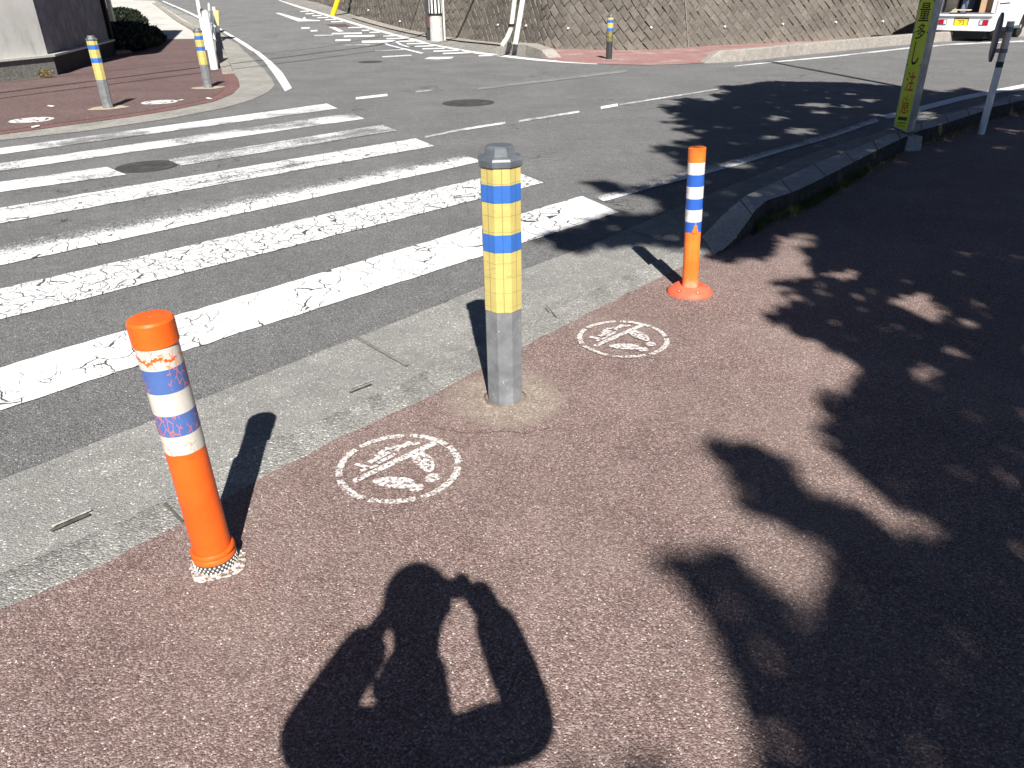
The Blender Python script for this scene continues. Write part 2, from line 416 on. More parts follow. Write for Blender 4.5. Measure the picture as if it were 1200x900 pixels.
for p, q, wd in (((60, 626), (106, 606), .014), ((410, 463), (436, 453), .008)):
    bm = NB(); pxline(bm, p, q, wd, .013); struct('lifting_slot', bm, M_JOINT)
    bm = NB(); pxline(bm, (p[0] + 2, p[1] - 5), (q[0] + 2, q[1] - 5), wd * .7, .0125, jit=.15); struct('slot_rim', bm, plain('slot rim', (.42, .42, .39), .9, var=.5, scale=60))

# ---- far left corner: red sidewalk, border, gutter, pale path
LG = [(-60, 174), (0, 165), (100, 154), (200, 139), (262, 127), (295, 117.5), (315, 108), (322, 100), (318, 92), (310, 82), (302, 75), (290, 63), (280, 53), (268, 46), (258, 38), (246, 30), (226, 20), (205, 11), (188, 3), (178, -2)]
LR = [(-60, 165), (0, 157.5), (75, 147), (150, 137), (200, 129), (250, 119), (272, 110), (281, 101), (279, 92), (274, 86), (268, 76), (263, 66), (258, 57), (252, 48), (246, 44), (232, 33), (214, 23), (200, 14), (186, 7), (175, 0)]
bm = sheet_bm([G(x, y) for x, y in LG] + [G(178, -2) + Vector((-30, 10, 0)), G(-60, 174) + Vector((-30, 0, 0))], 0.006)
struct('gutter', bm, M_GUT2)
def shrink(pts, d):
    c = [Vector(p[:2]) for p in pts]; out = []
    for i, p in enumerate(c):
        a = c[max(0, i - 1)]; b = c[min(len(c) - 1, i + 1)]; t_ = (b - a).normalized(); out.append(p + Vector((-t_.y, t_.x)) * d)
    return out
lr = [G(x, y, .012) for x, y in LR]
bm = sheet_bm(lr[:14] + [G(232, 45, .012), G(190, 46, .012), G(100, 52, .012), lr[0] + Vector((-30, 4, 0))], 0.012); struct('sidewalk_border', bm, M_BORD)
lr2 = shrink(catmull([Vector((p.x, p.y, 0)) for p in lr], 3), 0.24)[:38]
bm = sheet_bm(lr2 + [G(228, 45.4, .016), G(190, 46, .016), G(100, 52, .016), G(-60, 158, .016) + Vector((-30, 4, 0))], 0.016); struct('sidewalk', bm, M_SIDE2)
pp = [G(x, y, .02) for x, y in [(100, 48), (190, 46.2), (240, 45), (249, 44.5), (240, 37), (222, 27), (206, 17), (190, 7.5), (180, 1)]]
bm = sheet_bm(pp + [pp[-1] + Vector((-12, 4, 0)), G(80, 60, .02) + Vector((-8, 10, 0))], 0.020); struct('path', bm, M_PATH)
bm = NB()
for p, q in (((200, 16), (222, 15.5)), ((196, 9), (206, 8))):
    a, b = G(*p, .024), G(*q, .024); d = (b - a).normalized(); n_ = Vector((-d.y, d.x, 0)) * .10
    bm.faces.new([bm.verts.new(Vector((v.x, v.y, zt(v.x, v.y) + .026))) for v in (a - n_, b - n_, b + n_, a + n_)])
struct('path_joint', bm, plain('path joint', (.4, .39, .36), .9))
# raised kerb stones on the left corner
def kerb_run(name, front, h, wdt, mat, label=None, taper=None, side=1):
    """kerb along picture points of its visible foot line"""
    P_ = [G(x, y, .006) for x, y in front]; bm = NB(); rows = []
    for i, p in enumerate(P_):
        a = P_[max(0, i - 1)]; b = P_[min(len(P_) - 1, i + 1)]; d = (b - a); d.z = 0; d.normalize(); n_ = Vector((-d.y, d.x, 0)) * side
        hh = h * (taper[i] if taper else 1)
        z0 = p.z - .006
        rows.append([bm.verts.new(v) for v in (Vector((p.x, p.y, z0)), Vector((p.x, p.y, z0 + hh - .015)), Vector((p.x, p.y, z0 + hh)) + n_ * .015, Vector((p.x, p.y, z0 + hh)) + n_ * wdt, Vector((p.x, p.y, z0)) + n_ * wdt)])
    for p, q in zip(rows, rows[1:]):
        for k in range(4): bm.faces.new((p[k], q[k], q[k + 1], p[k + 1]))
    bm.faces.new(rows[0]); bm.faces.new(rows[-1][::-1])
    return struct(name, bm, mat, label=label)
kerb_run('kerb', [(274, 86.5), (268.5, 75), (263, 64), (256, 55), (246, 46), (232, 36), (214, 25.5), (198, 14), (184, 4)], .15, .22, M_KERB2, taper=[.35, 1, 1, 1, 1, .8, .5, .3, .2])

# ---- far side: shoulder, pink pavement, kerbs
WB = [(340, -6), (357, 0), (375, 4), (399, 12), (424, 21), (440, 26), (470, 34), (502, 41), (522, 44.5), (550, 48), (587, 52), (616, 55), (640, 57), (680, 58), (716, 58.7), (748, 59), (785, 57.5), (824, 54.5), (860, 52.5), (900, 50.5), (960, 47.5), (1020, 44.5), (1072, 41.5), (1140, 38), (1230, 34), (1400, 27)]
WBP = [G(x, y) for x, y in WB]
SH = [(322, -4), (332, 0), (350, 8), (390, 21), (440, 36), (495, 50), (554, 62), (590, 66)]
bm = sheet_bm([G(x, y) for x, y in SH] + [G(x, y) for x, y in [(640, 60), (616, 54), (587, 51), (522, 43.5), (470, 33), (424, 20), (399, 11), (375, 3), (357, -1)]], .005)
M_SHO = concrete('shoulder', (.17, .165, .155), (.30, .29, .27), moss=.2, scale=60); struct('road_shoulder', bm, M_SHO)
# pale strip at the foot of the wall
def foot_strip(px_pts, w0, dz, mat, name, side=-1):
    P_ = catmull([Vector((p.x, p.y, 0)) for p in px_pts], 4); bm = NB(); rows = []
    for i, p in enumerate(P_):
        a = P_[max(0, i - 1)]; b = P_[min(len(P_) - 1, i + 1)]; d = (b - a).normalized(); n_ = Vector((-d.y, d.x, 0)) * side
        q = p + n_ * w0
        rows.append((bm.verts.new((p.x, p.y, zt(p.x, p.y) + dz)), bm.verts.new((q.x, q.y, zt(q.x, q.y) + dz))))
    for p, q in zip(rows, rows[1:]): bm.faces.new((p[0], q[0], q[1], p[1]))
    return struct(name, bm, mat)
foot_strip(WBP[4:13], .45, .045, M_KERB2, 'wall_foot_strip')
PF = [(625, 66.5), (645, 70), (660, 72.5), (690, 74.5), (715, 75.8), (760, 76.5), (800, 75.5), (826, 74)]
bm = sheet_bm([G(x, y) for x, y in PF] + [G(x, y) for x, y in [(850, 66), (900, 58), (960, 54), (1072, 46), (1230, 37), (1230, 30), (1072, 39), (900, 48), (824, 52), (748, 57), (680, 56), (625, 55)]], .008)
struct('pavement', bm, M_PINK)
kerb_run('kerb', [(826, 74), (843, 73), (870, 71.5), (900, 68.5), (960, 62), (1020, 55.8), (1072, 51), (1140, 45.8), (1230, 40.8), (1400, 33)], .24, .2, M_KERB2, taper=[.06, .95] + [1] * 8)
kerb_run('kerb', [(575, 62), (592, 63), (616, 65), (634, 67.5), (643, 68.5)], .26, .35, M_KERB2, taper=[.25, 1, 1, .7, .08])

# ------------------------------------------------------------------ road markings
strip('crosswalk_stripe', ((0 - 260, 563), (725.5, 248.5)), ((-260, 507), (682, 229.5)), paint('paint stripe 1', bare=-.0, crack=.68, crack_scale=7.5, patch=.05, soft=.12), label='nearest white crosswalk stripe')
strip('crosswalk_stripe', ((-260, 440), (637, 214)), ((-260, 398), (602, 200)), paint('paint stripe 2', bare=.01, crack=1.15, crack_scale=10, patch=.08, soft=.1))
strip('crosswalk_stripe', ((-260, 367), (565, 189)), ((-260, 340), (537, 179)), paint('paint stripe 3', bare=-.03, crack=.8, crack_scale=9, far_wear=.26, patch=.05))
strip('crosswalk_stripe', ((-260, 308), (509, 171)), ((-260, 287), (487, 162)), paint('paint stripe 4', bare=.0, crack=.8, crack_scale=9, streak=.13, patch=.13))
strip('crosswalk_stripe', ((-260, 261), (148, 204.5)), ((-260, 250), (125, 195.5)), paint('paint stripe 5', bare=.04, patch=.16, crack=.4))
strip('crosswalk_stripe', ((213, 194), (465, 153)), ((196, 187), (448, 146)), paint('paint stripe 5 worn', bare=.11, patch=.10, streak=.10))
strip('crosswalk_stripe', ((-200, 229), (427, 139)), ((-200, 220), (411, 132.5)), paint('paint stripe 6', bare=.04, patch=.18, far_wear=.06, crack=.4))
strip('crosswalk_stripe', ((-200, 208), (396, 127)), ((-200, 201), (383, 121.3)), paint('paint stripe 7', bare=.02, patch=.19, near_wear=.06))
PW = paint('paint worn line', bare=.10, patch=.14, soft=.12)
PG = paint('paint good line', bare=.02, patch=.05)
PB = paint('paint faint line', bare=.15, patch=.06, soft=.15)
def dash(a, b, th, mat, name='lane_dash', n=20):
    strip(name, ((a[0], a[1] + th / 2), (b[0], b[1] + th / 2)), ((a[0], a[1] - th / 2), (b[0], b[1] - th / 2)), mat, n=n, jit=.006)
dash((498, 160.5), (545, 151), 2.2, PB); dash((540, 152), (592, 143.8), 2.6, PW); dash((608, 142), (679, 130.8), 2.4, PW); dash((704, 126.2), (724, 122.8), 3.2, PG)
dash((726, 122.5), (800, 111), 1.6, PW); dash((800, 111), (850, 103), 1.6, PB)
dash((417, 115.3), (454, 111.2), 2.8, PG); dash((487, 107.3), (506, 105.2), 2, PW)
dash((560, 104), (735, 83), 3.0, paint('paint very faint', bare=.235, patch=.05, soft=.2), n=30)
# right edge line
def band(name, near, far, mat, dz=.006, n=60, pre=None):
    """painted band between two picture polylines"""
    A_ = resample([G(x, y, dz) for x, y in near], n); B_ = resample([G(x, y, dz) for x, y in far], n)
    bm = NB(); uvl = bm.loops.layers.uv.new('UVMap')
    vs = [(bm.verts.new(Vector((a.x, a.y, zt(a.x, a.y) + dz))), bm.verts.new(Vector((b.x, b.y, zt(b.x, b.y) + dz)))) for a, b in zip(A_, B_)]
    for i, (u, v) in enumerate(zip(vs, vs[1:])):
        f = bm.faces.new((u[0], v[0], v[1], u[1]))
        for lp, c in zip(f.loops, ((i / n, 0), ((i + 1) / n, 0), ((i + 1) / n, 1), (i / n, 1))): lp[uvl].uv = c
        f.normal_update()
        if f.normal.z < 0: f.normal_flip()
    me = bpy.data.meshes.new(name); bm.to_mesh(me); bm.free(); o = put(name, me, mat); o['kind'] = 'structure'; return o
band('edge_line', [(708, 236), (760, 221), (822, 205), (870, 192), (915, 178), (975, 161), (1030, 142)], [(696, 231), (755, 215), (818, 197), (868, 185), (912, 173), (972, 156), (1026, 137.5)], paint('paint edge worn', bare=.07, patch=.06, far_wear=.10))
band('edge_line', [(1042, 139), (1060, 135), (1130, 117), (1200, 102.5), (1330, 72)], [(1030, 136), (1056, 130), (1128, 112), (1200, 98.5), (1330, 69.5)], PG)
band('edge_line', [(334, 107), (329, 99), (321, 87), (310, 72), (297, 60), (283, 51.5), (270, 43), (256, 34), (238, 24), (215, 12.5), (190, 1.5)],
     [(342, 103), (331, 85), (318, 72), (303, 60), (289, 51), (275, 43), (258, 33), (240, 22.5), (217, 11.5), (191, .8)], PG, n=80)
# far edge line and the yellow-less hatch ticks and letters of the left road
band('edge_line', [(327, .5), (347, 8), (390, 21), (440, 36.2), (495, 50.3), (554, 62.3), (587, 66.3), (623, 70.5), (658, 73.3), (700, 75.3)], [(326, -.5), (350, 6.8), (390, 18.8), (440, 33.8), (495, 48), (554, 60), (587, 64), (623, 68.3), (658, 71.3), (700, 74.2)], PG, n=80)
band('edge_line', [(860, 78), (900, 74), (980, 66.5), (1072, 56.2), (1120, 52.5), (1200, 49)], [(862, 76.8), (900, 72.6), (980, 65), (1072, 54.6), (1120, 51), (1200, 47.5)], paint('paint far line', bare=.08, patch=.1), n=40)
TICK = [((449, 42.2), (466, 41.8), 1.1), ((453, 45.3), (475, 44.8), 1.2), ((460, 48.3), (486, 48), 1.2), ((477, 51.2), (500, 50.8), 1.2), ((486, 54.3), (508, 53.6), 1.3), ((495, 57.2), (521, 56.6), 1.3),
        ((508, 60), (541, 58.8), 1.4), ((519, 62.7), (554, 61.4), 1.4), ((561, 65.2), (590, 64.6), 1.6), ((352, 13.4), (362, 13), 1), ((358, 16.2), (368, 15.8), 1), ((366, 18.4), (377, 18), 1), ((372, 20.8), (385, 20.2), 1), ((381, 23.2), (394, 22.6), 1), ((388, 25.6), (402, 25.2), 1.1), ((408, 32.4), (425, 32), 1.1), ((424, 35.6), (433, 35.2), 1.1), ((433, 38), (450, 37.4), 1.1)]
for a, b, th in TICK: dash(a, b, th, PG, 'hatch_mark', 3)
LET = [((404, 53), (433, 52.4), 1.4), ((393, 47.2), (411, 46.8), 1.8), ((403, 42.6), (439, 41.8), 1.9), ((389, 39.4), (424, 38.8), 1.6), ((368, 41.6), (390, 41.2), 1.2), ((353, 33), (363, 32.6), 1.5), ((364, 36.2), (372, 35.8), 1.6), ((424, 49), (462, 48.2), 2.6), ((448, 66.6), (482, 64.6), 1.4), ((440, 59.6), (473, 58), 1.2)]
for a, b, th in LET: dash(a, b, th, PW if th < 1.5 else PG, 'road_lettering', 4)
def pquad(name, pix, mat): 
    bm = pxsheet(pix, .0065); uvl = bm.loops.layers.uv.new('UVMap')
    for f in bm.faces:
        for lp in f.loops: lp[uvl].uv = (.5, .5)
    struct(name, bm, mat)
pquad('direction_arrow', [(323, 15.3), (327, 15), (354, 22.3), (357, 19.5), (359, 22.8), (375, 23.6), (375, 24.6), (358, 24.8), (350, 25.2)], PG)
pquad('road_lettering', [(385, 31.5), (392, 31.5), (403, 36.5), (397, 37.2)], PG)
pquad('road_lettering', [(460, 47), (464, 47.6), (481, 55), (478, 55.5)], PG)
pquad('road_lettering', [(449, 50.5), (453, 50.5), (497, 62), (493, 62.8)], PG)
pquad('road_lettering', [(497, 69), (503, 66.8), (532, 66.4), (529, 68.6), (512, 69.6)], PG)

# round painted footprints stamps on the sidewalk
PS = paint('stamp paint', bare=.10, patch=.04, base='side', col=(.72, .70, .68), soft=.1)
PS2 = paint('far stamp paint', bare=.02, base='side', col=(.8, .8, .78), soft=.1)
def stamp(name, cx, cy, rad, zref, dz, rz, mat, label, group, fat=1.0):
    bm = NB(); uvl = bm.loops.layers.uv.new('UVMap')
    lay = [0]
    def poly(pts):
        lay[0] += 1
        f = bm.faces.new([bm.verts.new((p[0], p[1], lay[0] * .00002)) for p in pts])
        f.normal_update()
        if f.normal.z < 0: f.normal_flip()
        for lp in f.loops: lp[uvl].uv = (.5, .5)
    def arc(r0, r1, a0, a1, n=14):
        for i in range(n):
            t0 = R(a0 + (a1 - a0) * i / n); t1 = R(a0 + (a1 - a0) * (i + 1) / n)
            j = random.gauss(0, .0015)
            poly([(r0 * math.cos(t0), r0 * math.sin(t0)), (r1 * math.cos(t0), r1 * math.sin(t0)), (r1 * math.cos(t1), r1 * math.sin(t1)), (r0 * math.cos(t1), r0 * math.sin(t1))])
    def blob(cx_, cy_, a_, b_, ang, n=22, pinch=0.0):
        pts_ = []
        for i in range(n):
            t_ = 2 * math.pi * i / n; x = a_ * math.cos(t_); y = b_ * math.sin(t_) * (1 + pinch * math.cos(t_))
            ca, sa = math.cos(R(ang)), math.sin(R(ang)); pts_.append((cx_ + ca * x - sa * y, cy_ + sa * x + ca * y))
        poly(pts_)
    def quad(x0, y0, x1, y1, wd):
        d = Vector((x1 - x0, y1 - y0)).normalized(); n_ = Vector((-d.y, d.x)) * wd / 2
        poly([(x0 - n_.x, y0 - n_.y), (x1 - n_.x, y1 - n_.y), (x1 + n_.x, y1 + n_.y), (x0 + n_.x, y0 + n_.y)])
    u = rad
    for a0, a1 in ((-62, -2), (4, 38), (42, 86), (92, 140), (146, 196), (202, 244), (249, 292)): arc(u * (1 - .11 * fat), u, a0, a1)
    quad(-u * .66, -u * .40, u * .52, u * .70, u * .13 * fat)                     # bar across
    blob(u * .38, u * .12, u * .34 * fat ** .3, u * .15 * fat ** .7, 118 + 180, pinch=-.25); blob(u * .55, -u * .34, u * .12, u * .12, 0)      # right shoe sole and heel
    blob(-u * .03, -u * .44, u * .34 * fat ** .3, u * .15 * fat ** .7, 160 + 180 + 10, pinch=.2); blob(u * .34, -u * .60, u * .12, u * .11, 0)  # left sole and heel
    for (x0, y0, x1, y1, wd) in ((-.72, .10, -.50, -.02, .09), (-.60, -.12, -.34, .05, .07), (-.50, .12, -.22, .42, .10), (-.36, .10, -.10, .36, .08), (-.30, .52, .0, .60, .09), (-.12, .44, .10, .74, .10), (.02, .62, .26, .70, .08), (-.42, .30, -.30, .50, .08)):
        quad(x0 * u, y0 * u, x1 * u, y1 * u, wd * u * fat)
    for v in bm.verts: v.co.x += random.gauss(0, u * .006); v.co.y += random.gauss(0, u * .006)
    c = G(cx, cy, zref)
    me = bpy.data.meshes.new(name); bm.to_mesh(me); bm.free()
    o = put(name, me, mat); o.location = (c.x, c.y, dz); o.rotation_euler = (0, 0, rz)
    tag(o, label, 'ground marking', group)
    return o
def rad_px(cx, cy, w_, z): return (G(cx + w_ / 2, cy, z) - G(cx - w_ / 2, cy, z)).length / 2
GS = 'round painted footprint signs'
stamp('painted_sign', 468, 548, rad_px(468, 552, 147, ZS), ZS, ZS + .004, R(0), PS, 'worn white footprint circle between the thick orange post and the near grey bollard', GS)
stamp('painted_sign', 730, 397.5, rad_px(730, 399.5, 108, ZS), ZS, ZS + .004, R(0), PS, 'worn white footprint circle between the near grey bollard and the thin orange post', GS)
for cx, cy, w_, lb in ((37, 141, 44, 'white footprint circle painted on the far red sidewalk left of its bollard'), (187, 120, 38, 'white footprint circle painted on the far red sidewalk between the two far bollards')):
    stamp('painted_sign', cx, cy, rad_px(cx, cy, w_, .02), .016, .020, R(10), PS2, lb, GS, 2.0)

# ------------------------------------------------------------------ manhole covers
def iron(name, c):
    t = NT(name); ck = t.n('TexVoronoi', i_Scale=34.0, i_Randomness=0.15, feature='DISTANCE_TO_EDGE'); t.l(t.co, ck.inputs['Vector'])
    h_ = t.step(ck.outputs['Distance'], .08, .25)
    col = t.mix(h_, tuple(.45 * v for v in c), c); col = t.mix(t.math('MULTIPLY', t.step(t.noise(6, 5), .4, .7), .5), col, (.16, .14, .12))
    return t.out(col, .6, t.bump(h_, .6, .006), .15)
M_IRON = iron('cast iron', (.085, .085, .09))
def manhole(px_, py_, wpx, label):
    c = G(px_, py_, .003); r_ = rad_px(px_, py_, wpx, .003)
    t_ = thing('manhole_cover', label, 'manhole cover', (c.x, c.y, c.z + .0))
    bm = NB(); lathe(bm, [(r_ * .9, -.0), (r_ * .9, .003), (r_, .003), (r_, -.0)], 48, closed=False); obj('frame_ring', bm, plain('ring iron', (.06, .06, .062), .7), t_)
    bm = NB(); lathe(bm, [(r_ * .895, 0), (r_ * .895, .004), (r_ * .80, .005)], 48); obj('cover', bm, M_IRON, t_)
    bm = NB(); lathe(bm, [(r_ * .30, .0052), (r_ * .30, .0075), (r_ * .24, .0075), (r_ * .24, .0052)], 32, closed=False)
    lathe(bm, [(r_ * .62, .0052), (r_ * .62, .0075), (r_ * .56, .0075), (r_ * .56, .0052)], 40, closed=False); obj('raised_ring', bm, M_IRON, t_)
    return t_
manhole(549, 120.5, 60, 'round iron manhole cover in the open road right of the crosswalk')
manhole(172, 195, 66, 'iron manhole cover breaking the middle of a worn crosswalk stripe')
manhole(434, 72.5, 27, 'small distant manhole cover near the hatched road markings')
bm = pxsheet([(382, 28.5), (405, 28), (411, 31), (390, 31.5)], .0075); struct('road_patch', bm, plain('patch', (.10, .07, .07), .9))

# ------------------------------------------------------------------ bollards
def zc(t): 
    s = t.n('SeparateXYZ'); t.l(t.co, s.inputs[0]); return s.outputs
def wrap_mat(name, col, seam, seam_col=(.16, .13, .06), rows=.055):
    t = NT(name); x, y, z = zc(t)
    ang = t.math('ARCTAN2', y, x); k = t.math('ABSOLUTE', t.math('SUBTRACT', t.math('FRACT', t.math('ADD', t.math('DIVIDE', ang, math.pi / 4), 4.5 + .0)), .5))
    zz = t.math('ADD', z, t.math('MULTIPLY', t.noise(12, 2), .012))
    r_ = t.math('ABSOLUTE', t.math('SUBTRACT', t.math('FRACT', t.math('DIVIDE', zz, rows)), .5))
    ln = t.math('MAXIMUM', t.math('LESS_THAN', k, .035), t.math('MULTIPLY', t.math('LESS_THAN', r_, .018), t.math('GREATER_THAN', t.noise(7, 3), .44)))
    cr = t.math('LESS_THAN', t.vor(16, 'DISTANCE_TO_EDGE').outputs['Distance'], .006)
    ln = t.math('MAXIMUM', ln, t.math('MULTIPLY', cr, t.math('GREATER_THAN', t.noise(9, 3), .55)))
    c = t.mix(t.step(t.noise(10, 6, .7), .3, .75), tuple(.82 * v for v in col), col)
    fac = t.n('TexVoronoi', i_Scale=3.0); 
    c = t.mix(t.math('MULTIPLY', ln, seam), c, seam_col)
    sc = t.step(t.noise(60, 4, .8), .68, .74); c = t.mix(t.math('MULTIPLY', sc, .6), c, (.62, .6, .5))
    return t.out(c, .38, t.bump(t.noise(22, 4), .25, .004))
M_YEL = wrap_mat('worn yellow reflective wrap', (.60, .50, .17), .55)
M_BLU = wrap_mat('blue reflective wrap', (.045, .16, .52), .35, (.03, .05, .2), rows=.2)
M_GREYP = NT('grey bollard paint')
_t = M_GREYP; _c = _t.mix(_t.step(_t.noise(9, 6, .7), .3, .75), (.135, .145, .155), (.245, .255, .265)); _c = _t.mix(_t.math('MULTIPLY', _t.step(_t.noise(38, 5, .8), .62, .68), .75), _c, (.5, .51, .51))
_c = _t.mix(_t.math('MULTIPLY', _t.step(_t.noise(55, 5, .8), .66, .7), .6), _c, (.11, .09, .07))
M_GREYP = _t.out(_c, .45, _t.bump(_t.noise(40, 3), .2, .003))
M_CAPG = plain('grey cap', (.105, .12, .135), .4, var=.25, scale=20, bump=.2)
OCT = lambda a, r: r / math.cos((a % (math.pi / 4)) - math.pi / 8)
def oct_part(bm, prof): lathe(bm, prof, 8, phase=math.pi / 8)
base = G(592, 467, ZS)
Zs = [zat(base, p) for p in (169.5, 192, 213, 233, 270, 290, 359)]
def make_bollard(name, label, b, zs, group, r0=.0705, rz=0.0):
    t_ = thing(name, label, 'bollard', b, rz, group)
    ztop, zcap, zy1, zb1, zy2, zb2, zy3 = zs
    c8 = 1 / math.cos(math.pi / 8); r0 = r0
    bm = NB(); oct_part(bm, [(r0, 0), (r0, zy3)]); obj('shaft', bm, M_GREYP, t_)
    for nm, lo, hi, mt in (('yellow_band', zy3, zb2, M_YEL), ('blue_band', zb2, zy2, M_BLU), ('yellow_band', zy2, zb1, M_YEL), ('blue_band', zb1, zy1, M_BLU), ('yellow_band', zy1, zcap, M_YEL)):
        rr = r0 + .0015 + (.0012 if nm == 'blue_band' else 0)
        bm = NB(); oct_part(bm, [(rr - .002, lo), (rr, lo + .001), (rr, hi - .001), (rr - .002, hi)]); obj(nm, bm, mt, t_)
    h = ztop - zcap
    bm = NB(); oct_part(bm, [(r0 + .003, zcap - .004), (r0 + .008, zcap), (r0 + .009, zcap + .30 * h), (r0 + .005, zcap + .42 * h), (r0 * .80, zcap + .50 * h), (r0 * .70, zcap + .90 * h), (r0 * .60, ztop)]); obj('cap', bm, M_CAPG, t_)
    return t_
GB = 'octagonal grey bollards with yellow and blue bands'
bolA = make_bollard('bollard', 'large grey octagonal bollard with banded wrap between the two orange posts', base, Zs, GB, rz=R(4))
HB = Zs[0]
def far_bollard(px_, py_, top_py, label, dz, rz, tilt=(0, 0)):
    b = G(px_, py_, dz); c = copy_tree(bolA); hb = zat(b, top_py); s_ = hb / HB
    c.location = b; c.rotation_euler = (tilt[0], tilt[1], rz); c.scale = (1, 1, s_); tag(c, label, 'bollard', GB); return c
bolB = far_bollard(127, 126.5, 41.5, 'far grey bollard on the red sidewalk in front of the plastered wall', .016, .3)
bolC = far_bollard(244, 103, 33, 'far grey bollard on the rounded red corner beside the white guard fence', .016, .2)
bolD = far_bollard(713.5, 69.5, 16.5, 'small dirty bollard standing on the pink pavement against the block wall', .008, .1)
low = [c for c in bolD.children if c.name.startswith('shaft')][0]; low.data = low.data.copy(); low.data.materials[0] = plain('sooty shaft', (.035, .038, .045), .7, var=.3)
lb = min((c for c in bolD.children if c.name.startswith('yellow_band')), key=lambda c: min(v.co.z for v in c.data.vertices)); lb.data = lb.data.copy(); lb.data.materials[0] = plain('sooty yellow', (.16, .15, .06), .7, var=.6, scale=9)
# mortar skirts of the bollards
def skirt(name, c, r_, z, mat, sx=1.0, ang=0.0, jit=.12, n=40, clip=None):
    bm = NB(); pts_ = []
    ph = [random.uniform(0, 6.28) for _ in range(4)]
    for i in range(n):
        a = 2 * math.pi * i / n; rr = r_ * (1 + jit * (math.sin(2 * a + ph[0]) * .5 + math.sin(3 * a + ph[1]) * .5 + math.sin(5 * a + ph[2]) * .35 + random.uniform(-.3, .3)))
        x, y = rr * sx * math.cos(a), rr * math.sin(a); pts_.append((c[0] + x * math.cos(ang) - y * math.sin(ang), c[1] + x * math.sin(ang) + y * math.cos(ang)))
    if clip:
        a, b = clip; d = (b - a).normalized(); nn = Vector((-d.y, d.x))
        q_ = []
        for p in pts_:
            k = (Vector(p) - a).dot(nn)
            if k > -.012: p = tuple(Vector(p) - nn * (k + .012))
            q_.append(p)
        pts_ = q_
    f = bm.faces.new([bm.verts.new((p[0], p[1], z)) for p in pts_]); bmesh.ops.triangulate(bm, faces=[f]); bmesh.ops.recalc_face_normals(bm, faces=bm.faces[:])
    for f in bm.faces:
        if f.normal.z < 0: f.normal_flip()
    o = struct(name, bm, mat); return o
def fade_mat(name, cx, cy, r0, r1, sidecols=True):
    """mortar thinning out to the sidewalk around it"""
    t = NT(name)
    a_, h = aggregate(t, *SIDE)
    dust = t.step(t.noise(1.7, 6, 0.65), 0.42, 0.72); a_ = t.mix(t.math('MULTIPLY', dust, 0.25), a_, (0.34, 0.285, 0.255))
    b_, h2 = aggregate(t, [(0.0, (0.23, 0.185, 0.155)), (0.5, (0.33, 0.27, 0.23)), (1.0, (0.46, 0.39, 0.34))], 170, (.6, .55, .48), .98)
    b_ = t.mix(t.math('MULTIPLY', t.step(t.noise(11, 5), .5, .7), .5), b_, (.22, .14, .08))
    v = t.n('VectorMath', operation='SUBTRACT'); t.l(t.co, v.inputs[0]); v.inputs[1].default_value = (cx, cy, ZS); ln = t.n('VectorMath', operation='LENGTH'); t.l(v.outputs[0], ln.inputs[0])
    m = t.step(t.math('ADD', ln.outputs['Value'], t.math('MULTIPLY', t.math('SUBTRACT', t.noise(14, 5, .7), .5), .16)), r1, r0)
    return t.out(t.mix(m, a_, b_), .9, t.bump(h, .7, .006))
skirt('mortar_patch', (base.x - .02, base.y + .02), .30, ZS + .004, fade_mat('mortar fade', base.x, base.y, .16, .27), 1.05, clip=(G(480, 476, ZS).xy, G(611, 407, ZS).xy))
bm = NB(); lathe(bm, [(.088, -.006), (.084, .006), (.074, .009)], 20, closed=False, rfun=lambda a, r: r * (1 + .03 * math.sin(3 * a) + .02 * math.sin(7 * a)))
o = struct('mortar_collar', bm, plain('brown mortar', (.19, .15, .115), .95, var=.35, scale=40, bump=.6), smooth=60); o.location = base
M_PALEM = plain('pale mortar', (.42, .35, .27), .95, var=.3, scale=20)
for b_, z_ in ((bolB.location, .021), (bolC.location, .021)): skirt('mortar_patch', (b_.x, b_.y), .24, z_, M_PALEM, 1.1)
skirt('mortar_patch', (bolD.location.x, bolD.location.y), .2, .014, M_PALEM)

# ---- thick orange flexible post, near left
M_OR = NT('orange rubber'); _t = M_OR; _c = _t.mix(_t.step(_t.noise(7, 5, .65), .35, .7), (.72, .105, .012), (.86, .14, .016))
_c = _t.mix(_t.math('MULTIPLY', _t.step(_t.noise(48, 5, .85), .66, .72), .5), _c, (.42, .14, .06)); _c = _t.mix(_t.math('MULTIPLY', _t.step(_t.noise(16, 6, .8), .64, .74), .35), _c, (.25, .12, .07))
M_OR = _t.out(_c, .42, _t.bump(_t.noise(30, 3), .12, .003))
M_OR2 = plain('salmon rubber base', (.83, .13, .065), .6, var=.15, scale=18, bump=.2)
def tape(name, col, show, amt, scale=18):
    t = NT(name); c = t.mix(t.step(t.noise(12, 5), .3, .75), tuple(.85 * v for v in col), col)
    mp = t.n('Mapping'); mp.inputs['Scale'].default_value = (1, 1, .45); t.l(t.co, mp.inputs[0])
    cr = t.math('LESS_THAN', t.vor(scale * 4.2, 'DISTANCE_TO_EDGE', vec=mp.outputs[0]).outputs['Distance'], .05)
    cr = t.math('MULTIPLY', cr, t.math('GREATER_THAN', t.noise(14, 4), .58 - amt)); 
    cr = t.math('MAXIMUM', cr, t.math('GREATER_THAN', t.noise(75, 4, .8), .76 - amt * .35))
    mesh = t.vor(330, rand=0.0)
    c = t.mix(t.math('MULTIPLY', cr, .8), c, show)
    return t.out(c, .45, t.bump(mesh.outputs['Distance'], .15, .002))
M_WT = tape('white reflective tape', (.62, .60, .54), (.45, .28, .2), .0)
M_WT1 = tape('scuffed white tape', (.62, .60, .54), (.8, .2, .05), .1)
M_BT = tape('scuffed blue tape', (.085, .16, .42), (.60, .16, .08), .09)
